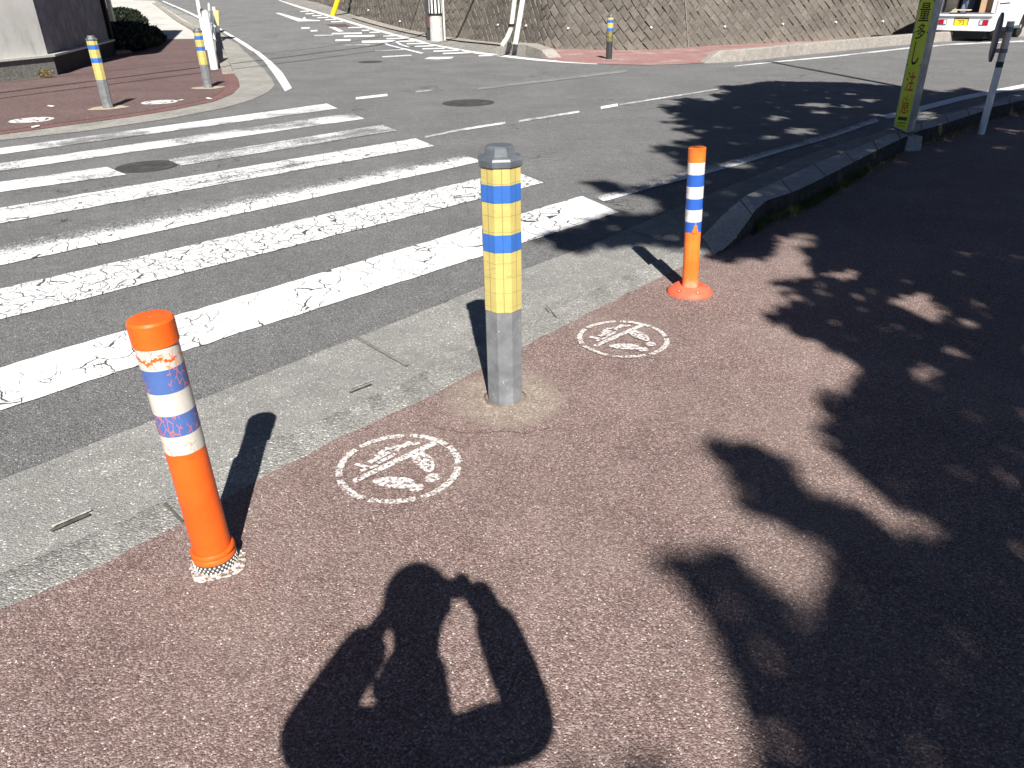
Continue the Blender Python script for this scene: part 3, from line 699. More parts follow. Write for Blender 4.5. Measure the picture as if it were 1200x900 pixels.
bL = G(254, 659, ZS); zl = [zat(bL, p) for p in (372, 400, 425, 452, 477, 501, 522)]
r_ = .0505
pl = thing('orange_post', 'thick orange rubber post with scuffed bands and a beaded base ring, nearest the camera', 'delineator post', bL, rot=(0, R(-1.1), 0))
bm = NB(); lathe(bm, [(r_, .045), (r_ * .985, zl[6] + .002)], 40); obj('tube', bm, M_OR, pl, smooth=40)
for nm, hi, lo, mt in (('white_band', zl[1], zl[2], M_WT1), ('blue_band', zl[2], zl[3], M_BT), ('white_band', zl[3], zl[4], M_WT), ('blue_band', zl[4], zl[5], M_BT), ('white_band', zl[5], zl[6], M_WT)):
    bm = NB(); rr = r_ * .985 + .0008
    n = 40; wob = [[random.gauss(0, .0012) for _ in range(n)] for _ in range(2)]
    ra = [bm.verts.new((rr * math.cos(2 * math.pi * i / n), rr * math.sin(2 * math.pi * i / n), lo + (wob[0][i] if lo == zl[6] else 0))) for i in range(n)]
    rb = [bm.verts.new((rr * math.cos(2 * math.pi * i / n), rr * math.sin(2 * math.pi * i / n), hi)) for i in range(n)]
    for i in range(n): bm.faces.new((ra[i], ra[(i + 1) % n], rb[(i + 1) % n], rb[i]))
    bm.faces.new(ra[::-1]); bm.faces.new(rb)
    ob = obj(nm, bm, mt, pl, smooth=40)
bm = NB()                                                   # smear of orange across the top white band
for k in range(26):
    a = R(-150 + k * 5.0 + random.uniform(-2, 2)); z_ = (zl[1] + zl[2]) / 2 - .002 + .006 * math.sin(k * .5) + random.gauss(0, .002); hh = random.uniform(.004, .010)
    pa = [(rr_ * math.cos(a + d), rr_ * math.sin(a + d)) for rr_ in (r_ * .985 + .0016,) for d in (-.06, .06)]
    bm.faces.new([bm.verts.new((*pa[0], z_ - hh * .5)), bm.verts.new((*pa[1], z_ - hh * .4)), bm.verts.new((*pa[1], z_ + hh * .5)), bm.verts.new((*pa[0], z_ + hh * .4))])
obj('scuff_mark', bm, M_OR, pl)
bm = NB(); lathe(bm, [(r_ + .0015, zl[1] - .002), (r_ + .0035, zl[1]), (r_ + .0035, zl[0] - .006), (r_ * .98, zl[0]), (r_ * .55, zl[0] + .001), (r_ * .12, zl[0] + .001), (r_ * .08, zl[0] - .001)], 40); obj('cap', bm, M_OR, pl, smooth=35)
bm = NB(); lathe(bm, [(.058, .032), (.0595, .04), (.057, .044), (.0555, .047), (.059, .051), (.059, .058), (.055, .064), (r_ - .002, .062)], 40, closed=False); obj('collar', bm, M_OR, pl, smooth=60)
bm = NB(); lathe(bm, [(.0575, 0), (.0575, .034), (.05, .036)], 40); ring = obj('base_ring', bm, plain('dark ring', (.05, .045, .045), .6), pl, smooth=40)
bm = NB()
for row in range(3):
    for k in range(30):
        a = 2 * math.pi * (k + .5 * (row % 2)) / 30; q = Vector((.058 * math.cos(a), .058 * math.sin(a), .0085 + row * .0085))
        box(bm, q, (.003, .0045, .0042), Matrix.Rotation(a, 3, 'Z'))
obj('bead_strip', bm, plain('glass beads', (.75, .72, .66), .3), ring)
t = NT('white grit'); c = t.mix(t.step(t.noise(70, 4, .8), .42, .58), (.18, .12, .1), (.72, .70, .66)); M_GRIT = t.out(c, .9, t.bump(t.noise(90, 3), .9, .006))
skirt('grit_ring', (bL.x + .004, bL.y - .004), .080, ZS + .005, M_GRIT, 1.0, 0, .14, 60)

# ---- thin fluted orange post with a round foot
M_OR3 = NT('faded orange post'); _t = M_OR3; _c = _t.mix(_t.step(_t.noise(9, 5, .65), .35, .7), (.80, .17, .025), (.88, .24, .04)); x, y, z = zc(_t)
_c = _t.mix(_t.math('MULTIPLY', _t.step(_t.math('ADD', z, _t.math('MULTIPLY', _t.noise(40, 4), .12)), .15, .09), .55), _c, (.72, .45, .36)); M_OR3 = _t.out(_c, .45)
bR = G(808, 342, ZS); top = G(815, 173, ZS)
zr = [zat(bR, p) for p in (172, 189, 203, 217, 231, 244, 258, 270)]
pr_ = thing('orange_post', 'thin fluted orange post with blue and white bands on a round salmon foot', 'delineator post', bR, rot=(0, R(-2.4), 0))
flute = lambda a, r: r * (1 + .09 * abs(math.sin(2.0 * a + .5)) ** .6 - .05)
rp = .041
def fpart(nm, lo, hi, mt, dr=0.0, cap=True):
    bm = NB(); lathe(bm, [(rp + dr, lo), (rp + dr, hi)] , 40, rfun=flute, closed=cap); return obj(nm, bm, mt, pr_, smooth=35)
fpart('pole', .03, zr[7] + .002, M_OR3)
M_WT2 = tape('chipped white tape', (.72, .71, .68), (.5, .35, .3), .0); M_BT2 = tape('blue tape', (.03, .12, .50), (.3, .35, .5), -.08)
fpart('blue_band', zr[7], zr[6], M_BT2, .0008)
fpart('white_band', zr[6], zr[5], M_WT2, .0012); fpart('blue_band', zr[5], zr[4], M_BT2, .0008); fpart('white_band', zr[4], zr[3], M_WT2, .0012)
fpart('blue_band', zr[3], zr[2], M_BT2, .0008); fpart('white_band', zr[2], zr[1], M_WT2, .0012)
bm = NB(); lathe(bm, [(rp + .0012, zr[1]), (rp + .002, zr[1] + .004), (rp + .002, zr[0] - .004), (rp * .85, zr[0]), (rp * .5, zr[0] - .004)], 40, rfun=flute); obj('cap', bm, M_OR3, pr_, smooth=35)
bm = NB(); aa = -math.pi / 2 + .05
for da, z0_, z1_ in ((-.26, 0, .02), (-.13, 0, .038), (.0, 0, .05), (.13, 0, .036), (.26, 0, .018)):
    a = aa + da; rr = rp * 1.055 + .0018
    bm.faces.new([bm.verts.new((rr * math.cos(a - .075), rr * math.sin(a - .075), zr[7] - .002)), bm.verts.new((rr * math.cos(a + .075), rr * math.sin(a + .075), zr[7] - .002)), bm.verts.new((rr * math.cos(a + .05), rr * math.sin(a + .05), zr[7] + z1_)), bm.verts.new((rr * math.cos(a - .05), rr * math.sin(a - .05), zr[7] + z1_))])
obj('worn_patch', bm, M_OR3, pr_)
bm = NB(); rb_ = .118
lathe(bm, [(rb_, -.003), (rb_ + .001, .006), (rb_ * .88, .022), (rb_ * .66, .040), (rb_ * .55, .046), (rb_ * .50, .040), (rp * .9, .036)], 48); foot = obj('foot', bm, M_OR2, pr_, smooth=50)
foot.rotation_euler = (0, R(2.4), 0)
for k in range(6):
    a = R(-90 + 12 + 60 * k); bm = NB(); d = Vector((math.cos(a), math.sin(a), 0)); c = d * rb_ * .80 + Vector((0, 0, .030))
    nrm = (d * .62 + Vector((0, 0, .8))).normalized(); cone(bm, c - nrm * .004, c - nrm * .0005, .012, .012, 16)
    obj('bolt_hole', bm, plain('bolt socket', (.42, .07, .045), .7), foot)
    bm = NB(); cone(bm, c - nrm * .0006, c + nrm * .0012, .006, .0055, 6); obj('bolt_head', bm, plain('bolt', (.55, .3, .25), .5), foot)

# ------------------------------------------------------------------ yellow square warning pillar
M_SY = NT('yellow green sign sheet'); _t = M_SY; _c = _t.mix(_t.step(_t.noise(5, 5), .3, .7), (.50, .62, .035), (.66, .74, .07)); M_SY = _t.out(_c, .4)
M_ALU = plain('aged aluminium', (.36, .40, .40), .4, .35, var=.25, scale=9)
M_INK = plain('black ink', (.012, .014, .01), .6); M_RINK = plain('faded red ink', (.55, .09, .03), .6)
zk = .185
g0, g1, g2 = G(1051.5, 147.5, zk), G(1063, 155.5, zk), G(1070.7, 156.5, zk)
# front face: left edge g0 .. arris g1; side face runs back to the right
fw = (g1 - g0); fw.z = 0
ang = math.atan2((g1 - g0).y, (g1 - g0).x)
W_ = .20
ang = R(-50)
fx = Vector((math.cos(ang), math.sin(ang), 0)); fy = Vector((-fx.y, fx.x, 0))      # fx along the front face, fy into the pillar
sp = thing('warning_pillar', 'tall leaning yellow traffic warning pillar with vertical characters standing on the kerb', 'sign', (g1.x, g1.y, zk - .015), ang)
Wd, Dp, Hs = .140, .150, 1.95
Zb = .012
bm = NB(); prism(bm, [(-Wd, 0), (0, 0), (0, Dp), (-Wd, Dp)], Zb, Hs)
for v in bm.verts:
    if v.co.z < .1: v.co.z += -v.co.x * .30
bmesh.ops.bevel(bm, geom=[e for e in bm.edges if abs((e.verts[0].co - e.verts[1].co).z) > .5], offset=.006, segments=2, affect='EDGES')
obj('housing', bm, M_ALU, sp)
def slant(bm):
    for v in bm.verts:
        if v.co.z < .1: v.co.z += -v.co.x * .30
    return bm
bm = NB(); box(bm, (-Wd / 2, -.0015, (Hs + Zb) / 2), (Wd - .016, .003, Hs - Zb - .03)); face = obj('sign_face', slant(bm), M_SY, sp)
bm = NB(); box(bm, (-Wd / 2, Dp + .0015, (Hs + Zb) / 2), (Wd - .016, .003, Hs - Zb - .03)); obj('sign_face', slant(bm), M_SY, sp)
for sx_ in (-Wd + .003, -.003):
    bm = NB(); box(bm, (sx_, -.002, (Hs + Zb) / 2), (.007, .004, Hs - Zb - .004)); obj('face_trim', slant(bm), M_ALU, sp)
bm = NB(); box(bm, (-Wd / 2, Dp / 2, Zb - .006), (Wd + .006, Dp + .006, .014)); obj('bottom_cap', slant(bm), plain('dark cap', (.06, .06, .055), .6), sp)
bm = NB(); box(bm, (-Wd / 2, Dp / 2, Hs + .01), (Wd + .008, Dp + .008, .02)); obj('top_cap', bm, M_ALU, sp)
def glyph(ch, name, cx, zc_, w_, h_, mat, parent, thick=.0008, y=-.0036):
    cu = bpy.data.curves.new('g', 'FONT'); cu.body = ch; cu.offset = .008
    to = bpy.data.objects.new('g', cu); C.objects.link(to); bpy.context.view_layer.update()
    dg = bpy.context.evaluated_depsgraph_get(); me = bpy.data.meshes.new_from_object(to.evaluated_get(dg))
    bpy.data.objects.remove(to); bpy.data.curves.remove(cu)
    vs = [v.co for v in me.vertices]; x0, x1 = min(v.x for v in vs), max(v.x for v in vs); y0, y1 = min(v.y for v in vs), max(v.y for v in vs)
    for v in me.vertices:
        v.co = ((v.co.x - (x0 + x1) / 2) / (x1 - x0) * w_ + cx, y, (v.co.y - (y0 + y1) / 2) / (y1 - y0) * h_ + zc_)
    me.name = name; me.materials.clear(); return put(name, me, mat, parent)
gb = Vector((g1.x, g1.y, zk - .015)) - fx * Wd / 2
def zrow(py): return zat(gb, py)
for ch, y0, y1, mt, wd in (('量', 3, 25, M_INK, .092), ('多', 27, 46, M_INK, .078), ('し', 49, 76, M_INK, .06), ('注', 84, 107, M_RINK, .08), ('意', 112, 133, M_RINK, .08)):
    za, zb = zrow(y1), zrow(y0); glyph(ch, 'character', -Wd / 2, (za + zb) / 2, wd, zb - za, mt, face)
zz = zrow(0) + .03
for ch in ('通', '交'):
    glyph(ch, 'character', -Wd / 2, zz + .09, .09, .16, M_INK, face); zz += .205
bm = NB(); box(bm, (-Wd / 2, -.0034, (zrow(137) + zrow(141)) / 2), (.085, .0008, zrow(137) - zrow(141))); obj('printed_bar', bm, plain('green ink', (.03, .07, .01), .6), face)
bm = NB()
for r0 in range(2):
    for k in range(7):
        box(bm, (-Wd / 2 - .036 + k * .012, -.0034, zrow(144 + r0 * 3.5)), (.007, .0008, .014 - .004 * r0))
obj('small_print', bm, plain('green ink two', (.05, .10, .02), .6), face)
for py_ in (1, 38, 76):
    for sx_ in (-Wd + .012, -.012):
        bm = NB(); cone(bm, (sx_, -.003, zrow(py_)), (sx_, -.008, zrow(py_)), .006, .005, 10); obj('screw', bm, M_INK, sp)
# concrete block under it, on the inner side of the kerb
cb = G(1062, 176, ZS)
bm = NB(); prism(bm, [(-.10, -.05), (.09, -.06), (.11, .16), (-.08, .18)], 0, .135)
for v in bm.verts:
    if v.co.z > .1: v.co.x *= .85; v.co.z += random.uniform(-.012, .006)
o = obj('footing', bm, M_KERB, sp); o.matrix_world = Matrix.Translation((cb.x + .02, cb.y, ZS - .001)) @ Matrix.Rotation(R(20), 4, 'Z')
bpy.context.view_layer.update(); o.matrix_parent_inverse = Matrix(); o.matrix_basis = (Matrix.Translation(sp.location) @ Matrix.Rotation(ang, 4, 'Z')).inverted() @ Matrix.Translation((cb.x + .02, cb.y, ZS - .001)) @ Matrix.Rotation(R(20), 4, 'Z')

# ------------------------------------------------------------------ white post with a round reflector disc
M_WP = plain('white painted pipe', (.80, .82, .84), .4, var=.1, scale=9)
bP = G(1149.5, 157, ZS)
pt = thing('marker_post', 'white marker post with a green band and a round disc seen edge-on', 'marker post', bP, rot=(0, R(.5), 0))
hp = zat(bP, 25)
bm = NB(); cone(bm, (0, 0, 0), (0, 0, hp), .034, .034, 24); obj('pole', bm, M_WP, pt, smooth=40)
bm = NB(); cone(bm, (0, 0, zat(bP, 79)), (0, 0, zat(bP, 72)), .0352, .0352, 24); obj('green_band', bm, plain('dark green', (.0, .06, .05), .5), pt, smooth=40)
for za_, zb_ in ((37, 31), (62, 57)):
    bm = NB(); cone(bm, (0, 0, zat(bP, za_)), (0, 0, zat(bP, zb_)), .038, .038, 24); box(bm, (-.05, .01, zat(bP, (za_ + zb_) / 2)), (.07, .05, .035)); obj('clamp', bm, plain('galvanised', (.25, .28, .3), .5, .3), pt)
zd = zat(bP, 44); rd = .225
bm = NB(); M4 = Matrix.Translation((-.095, .02, zd)) @ Matrix.Rotation(R(97 - 34), 4, 'Z') @ Matrix.Rotation(R(90), 4, 'X')
lathe(bm, [(rd * .3, -.026), (rd * .8, -.022), (rd, -.010), (rd, .012), (rd * .94, .016), (rd * .3, .012)], 40); bmesh.ops.transform(bm, matrix=M4, verts=bm.verts[:]); dk = obj('disc', bm, plain('grey disc back', (.17, .18, .20), .5), pt, smooth=50)
bm = NB(); lathe(bm, [(rd * .9, .0165), (rd * .5, .021), (rd * .1, .022)], 40); bmesh.ops.transform(bm, matrix=M4, verts=bm.verts[:]); obj('reflector_face', bm, plain('amber reflector', (.75, .3, .03), .25), dk, smooth=50)

# ------------------------------------------------------------------ retaining wall of diagonal blocks
def wall_mat(name):
    t = NT(name); at = t.n('Attribute', attribute_name='tone'); 
    c = t.ramp(at.outputs['Fac'], [(0, (.120, .108, .093)), (.5, (.138, .125, .108)), (1, (.158, .143, .124))])
    c = t.mix(.8, c, t.ramp(t.noise(1.1, 6, .7), [(.3, (.62,) * 3), (.7, (1.3,) * 3)]), 'MULTIPLY')
    c = t.mix(.8, c, t.ramp(t.noise(14, 5, .7), [(.3, (.65,) * 3), (.7, (1.3,) * 3)]), 'MULTIPLY')
    x, y, z = zc(t); lo = t.step(t.math('ADD', z, t.math('MULTIPLY', t.noise(2.2, 5), .8)), .75, .25)
    c = t.mix(t.math('MULTIPLY', lo, .35), c, (.24, .215, .18))
    return t.out(c, .9, t.bump(t.noise(30, 5, .7), .8, .02))
M_WALL = wall_mat('weathered block wall')
wall = thing('retaining_wall', 'tall weathered retaining wall of diagonal concrete blocks along the far side of the road', 'retaining wall', (WBP[10].x, WBP[10].y, 0))
W0 = Vector((WBP[10].x, WBP[10].y, 0))
ctrl = [Vector((p.x, p.y, zt(p.x, p.y) - .02)) for p in WBP]
# cap the far left end at a sensible distance
path = catmull(ctrl, 5); Lp = [0]
for a, b in zip(path, path[1:]): Lp.append(Lp[-1] + (b - a).length)
def wpt(s, h, off=0.0):
    s = min(max(s, 0), Lp[-1] - 1e-4)
    import bisect
    k = min(max(bisect.bisect_right(Lp, s) - 1, 0), len(path) - 2); f = (s - Lp[k]) / (Lp[k + 1] - Lp[k])
    p = path[k].lerp(path[k + 1], f); k0 = max(k - 2, 0); k1 = min(k + 3, len(path) - 1)
    d = path[k1] - path[k0]; d.z = 0; d.normalize(); n_ = Vector((d.y, -d.x, 0))       # toward the road
    return p + Vector((0, 0, h)) - n_ * (h * .22) + n_ * off - W0
HW = 3.4
bm = NB(); rows = []
step_s = .5; ns = int(Lp[-1] / step_s)
for i in range(ns + 1):
    s_ = Lp[-1] * i / ns; rows.append([bm.verts.new(wpt(s_, h_, o_)) for h_, o_ in ((-.1, .0), (HW, .0), (HW, -.5), (-.1, -1.2))])
for p, q in zip(rows, rows[1:]):
    for k in range(3): bm.faces.new((p[k], q[k], q[k + 1], p[k + 1]))
bm.faces.new(rows[0]); bm.faces.new(rows[-1][::-1])
o = obj('wall_core', bm, M_WALL, wall); at = o.data.attributes.new('tone', 'FLOAT', 'FACE')
# raised diagonal blocks
verts, faces, tones = [], [], []
sL = Lp[next(i for i, p in enumerate(path) if p.y < 75)] if any(p.y < 75 for p in path) else 0
B1, B2 = .34, .205                                            # block length and height along the two diagonals
ca, sa = math.cos(R(45)), math.sin(R(45))
import itertools
smax = Lp[-1]
for j in range(-2, int(((smax - sL) * ca + HW) / B2) + 4):
    for i in range(-int((smax - sL) * sa / B1) - 6, int(HW / B1) + 8):
        uo = j * B2; vo = (i + .5 * (j % 2)) * B1
        cs = (uo + B2 / 2) * ca - (vo + B1 / 2) * sa; ch = (uo + B2 / 2) * sa + (vo + B1 / 2) * ca
        if ch < -.1 or ch > HW or cs < 0 or cs > smax - sL: continue
        g_ = .012; lift = .017 + random.gauss(0, .006); tn = random.random()
        cor = []
        for (du, dv) in ((g_, g_), (B2 - g_, g_), (B2 - g_, B1 - g_), (g_, B1 - g_)):
            cor.append(((uo + du) * ca - (vo + dv) * sa, (uo + du) * sa + (vo + dv) * ca))
        cor = [(c[0] + sL, min(max(c[1], -.05), HW)) for c in cor]
        ctr = (sum(c[0] for c in cor) / 4, sum(c[1] for c in cor) / 4)
        n0 = len(verts)
        ts, th_ = random.gauss(0, .012), random.gauss(0, .012)
        for c in cor: verts.append(wpt(c[0], c[1], .0))
        for m_, c in enumerate(cor):
            f = .86; q = (ctr[0] + (c[0] - ctr[0]) * f, ctr[1] + (c[1] - ctr[1]) * f); verts.append(wpt(q[0], q[1], max(.010, lift + .6 * (ts if m_ in (1, 2) else -ts) + (th_ if m_ > 1 else -th_))))
        for k in range(4): faces.append((n0 + k, n0 + (k + 1) % 4, n0 + 4 + (k + 1) % 4, n0 + 4 + k)); tones.append(tn)
        faces.append((n0 + 4, n0 + 5, n0 + 6, n0 + 7)); tones.append(tn)
me = bpy.data.meshes.new('block_facing'); me.from_pydata(verts, [], faces); at = me.attributes.new('tone', 'FLOAT', 'FACE'); at.data.foreach_set('value', tones)
o = put('block_facing', me, M_WALL, wall)
bm = NB(); bm.from_mesh(me); bmesh.ops.recalc_face_normals(bm, faces=bm.faces[:]); bm.to_mesh(me); bm.free()
bm = NB(); rows = []
for i in range(ns + 1):
    s_ = Lp[-1] * i / ns; rows.append([bm.verts.new(wpt(s_, h_, o_)) for h_, o_ in ((HW + .002, .05), (HW + .15, .05), (HW + .15, -.55), (HW + .002, -.55))])
for p, q in zip(rows, rows[1:]):
    for k in range(4): bm.faces.new((p[k], q[k], q[(k + 1) % 4], p[(k + 1) % 4]))
obj('coping', bm, M_KERB2, wall)
# earth behind the wall
bm = NB(); rows = []
for i in range(0, ns + 1, 4):
    s_ = Lp[-1] * i / ns; rows.append([bm.verts.new(wpt(s_, HW + .1, -.5) + W0), bm.verts.new(wpt(s_, HW + .6, -4) + W0), bm.verts.new(wpt(s_, HW + 2.0, -12) + W0)])
for p, q in zip(rows, rows[1:]):
    for k in range(2): bm.faces.new((p[k], q[k], q[k + 1], p[k + 1]))
struct('terrain', bm, M_DIRT)
# weep pipes
def wall_hit(px_, py_):
    best = None
    for i in range(0, int(Lp[-1] * 5)):
        s_ = i / 5.0
        for h_ in (0, .3, .6, .9, 1.2, 1.5, 1.8):
            P_ = wpt(s_, h_) + W0
            if P_.y < 5: continue
            q = PX(P_); e = (q[0] - px_) ** 2 + (q[1] - py_) ** 2 * 1.0
            if best is None or e < best[0]: best = (e, s_, h_)
    _, s0, h0 = best
    for it in range(40):
        q = PX(wpt(s0, h0) + W0); qs = PX(wpt(s0 + .02, h0) + W0); qh = PX(wpt(s0, h0 + .02) + W0)
        s0 += (px_ - q[0]) / ((qs[0] - q[0]) / .02) * .7; h0 += (py_ - q[1]) / ((qh[1] - q[1]) / .02) * .5
    return s0, h0
M_PVC = plain('white pipe end', (.72, .72, .68), .5)
for px_, py_ in ((470, 25), (585, 29), (618, 30), (667, 33), (762, 32), (848, 31), (916, 28), (978, 26), (1033, 25), (433, 12)):
    s0, h0 = wall_hit(px_, py_); p0 = wpt(s0, h0, .02); p1 = wpt(s0, h0, .075)
    bm = NB(); cone(bm, p0, p1, .026, .026, 12); obj('weep_pipe', bm, M_PVC, wall)
# vertical expansion joint and pale lime runs
for px_ in (805,):
    s0, h0 = wall_hit(px_, 52); bm = NB()
    for k in range(16):
        h_ = k * .2; pts_ = [wpt(s0 - .02 + random.uniform(-.01, .01), h_, .05), wpt(s0 + .02, h_, .05), wpt(s0 + .02, h_ + .19, .05), wpt(s0 - .02, h_ + .19, .05)]
        bm.faces.new([bm.verts.new(p) for p in pts_])
    obj('joint_strip', bm, plain('lime joint', (.20, .185, .16), .9), wall)

# ------------------------------------------------------------------ utility pole, guy pipes, yellow pole
bU = G(512, 47.5)
up = thing('utility_pole', 'concrete utility pole with black and white striped guard in front of the block wall', 'utility pole', bU)
pxm = 888 / (bU.y * CT + (CAMH - bU.z) * ST)
rU = 7.6 / pxm
zs0 = zat(bU, 18)
bm = NB(); cone(bm, (0, 0, -.05), (0, 0, 9.5), rU, rU * .62, 28); obj('shaft', bm, concrete('pole concrete', (.42, .42, .40), (.58, .58, .55), scale=40), up, smooth=40)
bm = NB(); cone(bm, (0, 0, zs0), (0, 0, zs0 + 2.2), rU + .012, rU * .86 + .012, 28); gd = obj('guard_sheet', bm, plain('black guard', (.015, .015, .015), .6), up, smooth=40)
bm = NB()
for k in range(12):
    a0 = 2 * math.pi * k / 12; a1 = a0 + math.pi / 12
    for h0 in (0.05,):
        rr0, rr1 = rU + .016, rU * .86 + .016
        q = [(rr0 * math.cos(a0), rr0 * math.sin(a0), zs0 + .06), (rr0 * math.cos(a1), rr0 * math.sin(a1), zs0 + .06), (rr1 * math.cos(a1), rr1 * math.sin(a1), zs0 + 2.15), (rr1 * math.cos(a0), rr1 * math.sin(a0), zs0 + 2.15)]
        bm.faces.new([bm.verts.new(v) for v in q])
obj('white_stripe', bm, plain('white stripe', (.75, .75, .72), .5), gd)
bm = NB(); cone(bm, (rU + .05, -.02, 0), (rU + .05, -.02, 3.2), .035, .035, 12); obj('conduit', bm, plain('grey pipe', (.5, .53, .5), .5), up, smooth=40)
bm = NB(); box(bm, (-rU - .06, .05, .75), (.10, .16, 1.5)); obj('cable_box', bm, plain('dark box', (.03, .03, .035), .6), up)
bm = NB(); box(bm, (-rU - .03, -.06, .55), (.07, .04, .35)); obj('red_plate', bm, plain('red plate', (.10, .03, .03), .6), up)
bG = G(603, 52, .26)
gp = thing('guy_guard', 'pair of white guy wire guard pipes rising from the far kerb end', 'guy wire guards', bG)
pm = 888 / (bG.y * CT + CAMH * ST)
def at_plane(px_, py_, y):                                  # point at depth y seen at a picture position
    a = px_ - 600; b = -(py_ - 450); X = CR * a + SR * b; Y = -SR * a + CR * b
    d = Vector((X, FPX * CT + Y * ST, -FPX * ST + Y * CT)); return d * (y / d.y) + Vector((0, 0, CAMH))
yG = bG.y
q0, q1 = at_plane(604, 51.5, yG), at_plane(612.5, 0, yG); d = (q1 - q0)
bm = NB(); cone(bm, q0 - bG, q0 + d * 2.1 - bG, 3.0 / pm, 3.0 / pm, 14); obj('pipe', bm, plain('white guard pipe', (.72, .73, .72), .4), gp, smooth=40)
q0, q1, q2 = at_plane(588, 53.5, yG - .15), at_plane(599, 33, yG - .1), at_plane(603, 0, yG - .05)
q1b = at_plane(594, 45, yG - .12)
bm = NB(); tube(bm, [q0 - bG, q1b - bG, q1 - bG, q1 + (q2 - q1) * 3 - bG], 2.6 / pm, 14); obj('pipe', bm, plain('cream guard pipe', (.68, .66, .58), .45), gp, smooth=40)
bm = NB(); z1 = at_plane(599.5, 29.5, yG - .1) - bG; cone(bm, z1 - Vector((0, 0, .03)), z1 + Vector((0, 0, .03)), 3.6 / pm, 3.6 / pm, 14); obj('clamp', bm, M_INK, gp)
bY = G(389, 18.5); pmy = 888 / (bY.y * CT + (CAMH - bY.z) * ST); yq = at_plane(395.5, 0, bY.y) - bY
bm = NB(); cone(bm, (0, 0, -.05), yq * 3.0, 2.9 / pmy, 2.9 / pmy, 16)
o = obj('pipe', bm, plain('yellow guard', (.72, .50, .02), .5), thing('yellow_guard_pole', 'leaning yellow guard pole beside the uphill road edge line', 'pole', bY), smooth=40)

# ------------------------------------------------------------------ far left: plastered building, made-up bush in place of a shadow, guard fence, mirror pole
M_PLA = NT('stained plaster'); _t = M_PLA; x, y, z = zc(_t)
_c = _t.mix(_t.step(_t.noise(1.3, 6, .7), .3, .75), (.46, .46, .44), (.56, .56, .54))
mp = _t.n('Mapping'); mp.inputs['Scale'].default_value = (3, 3, .9); _t.l(_t.co, mp.inputs[0])
st = _t.math('MULTIPLY', _t.step(_t.noise(1.0, 6, .7, vec=mp.outputs[0]), .45, .75), _t.step(z, 1.6, .45)); _c = _t.mix(_t.math('MULTIPLY', st, .8), _c, (.20, .20, .19)); M_PLA = _t.out(_c, .9, _t.bump(_t.noise(60, 3), .3, .004))
M_PLI = concrete('plinth concrete', (.14, .14, .13), (.21, .205, .19), flecks=(.26, .26, .24), moss=.15, scale=40)
P0, P1, P2 = Vector((-10.35, 14.0, 0)), G(68, 88, .016), G(136.5, 64, .016)
P1 = Vector((P1.x, P1.y, 0)); P2 = Vector((P2.x, P2.y, 0))
zl_ = zat(P1, 66.5)
bl = thing('plastered_building', 'grey plastered building wall with concrete plinth and thin ledge at the far left corner', 'building', P1)
def inset(P, d):
    n0 = (P1 - P0).normalized(); n0 = Vector((n0.y, -n0.x, 0)); n1 = (P2 - P1).normalized(); n1 = Vector((n1.y, -n1.x, 0)); nn = (n0 + n1).normalized()
    return {0: P0 - n0 * d, 1: P1 - nn * d, 2: P2 - n1 * d}[P]
def ring(d, z0, z1, extra=6.0):
    a, b, c = inset(0, d), inset(1, d), inset(2, d); back = Vector((-extra, 0, 0))
    return [(p.x - P1.x, p.y - P1.y) for p in (a, b, c, c + back + Vector((0, -.5, 0)), a + back)]
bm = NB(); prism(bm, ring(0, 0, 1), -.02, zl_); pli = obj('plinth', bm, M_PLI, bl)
bm = NB(); prism(bm, ring(-.05, 0, 1), zl_ + .002, zl_ + .045); obj('ledge', bm, plain('pale ledge', (.5, .5, .47), .8), bl)
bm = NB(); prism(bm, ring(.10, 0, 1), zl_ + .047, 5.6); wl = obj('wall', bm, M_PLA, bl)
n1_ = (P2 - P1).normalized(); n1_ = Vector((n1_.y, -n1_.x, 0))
for o_, m_ in ((pli, plain('painted shade plinth', (.03, .03, .032), .9, var=.4, scale=8)), (wl, plain('painted shade render', (.20, .20, .22), .9, var=.3, scale=3, bump=.3))):  # wall side turned from the sun: its shade is painted into these darker colours
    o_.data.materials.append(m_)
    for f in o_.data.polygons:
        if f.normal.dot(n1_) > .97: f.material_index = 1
bm = NB(); prism(bm, ring(-.35, 0, 1), 5.602, 5.8); obj('roof', bm, plain('roof slab', (.3, .3, .3), .8), bl)
pq = inset(2, -.0) - P1
bm = NB(); box(bm, (pq.x + .06, pq.y + .12, 3.3), (.10, .10, 4.9)); obj('downpipe', bm, plain('beige downpipe', (.66, .60, .54), .6), bl)
bm = NB(); box(bm, (pq.x - .3, pq.y + .14, 2.4), (.5, .10, 4.8)); obj('corner_recess_dark', bm, plain('recess black', (.012, .012, .013), .7), bl)  # black slab painted in place of the dark corner recess
# weed at the plinth
def leafy(n, cx, cy, cz, sx_, sy_, sz_, ls, mat, name, parent=None, upright=False):
    vs, fs = [], []
    for _ in range(n):
        while True:
            p = Vector([random.uniform(-1, 1) for _ in range(3)])
            if p.length < 1: break
        c = Vector((cx + p.x * sx_, cy + p.y * sy_, cz + p.z * sz_)); nn = Vector([random.gauss(0, 1) for _ in range(3)]).normalized(); tt = nn.orthogonal().normalized(); tt.rotate(Matrix.Rotation(random.uniform(0, 6.28), 3, nn)); bb = nn.cross(tt)
        l_ = ls * random.uniform(.6, 1.3); k = len(vs); vs += [c - tt * l_, c + bb * l_ * .45, c + tt * l_, c - bb * l_ * .45]; fs.append((k, k + 1, k + 2, k + 3))
    me = bpy.data.meshes.new(name); me.from_pydata(vs, [], fs); return put(name, me, mat, parent)
def leaf_mat(name, a, b):
    t = NT(name); c = t.mix(t.step(t.noise(4, 3), .3, .7), a, b); t.b.inputs['Transmission Weight'].default_value = 0.0; return t.out(c, .6)
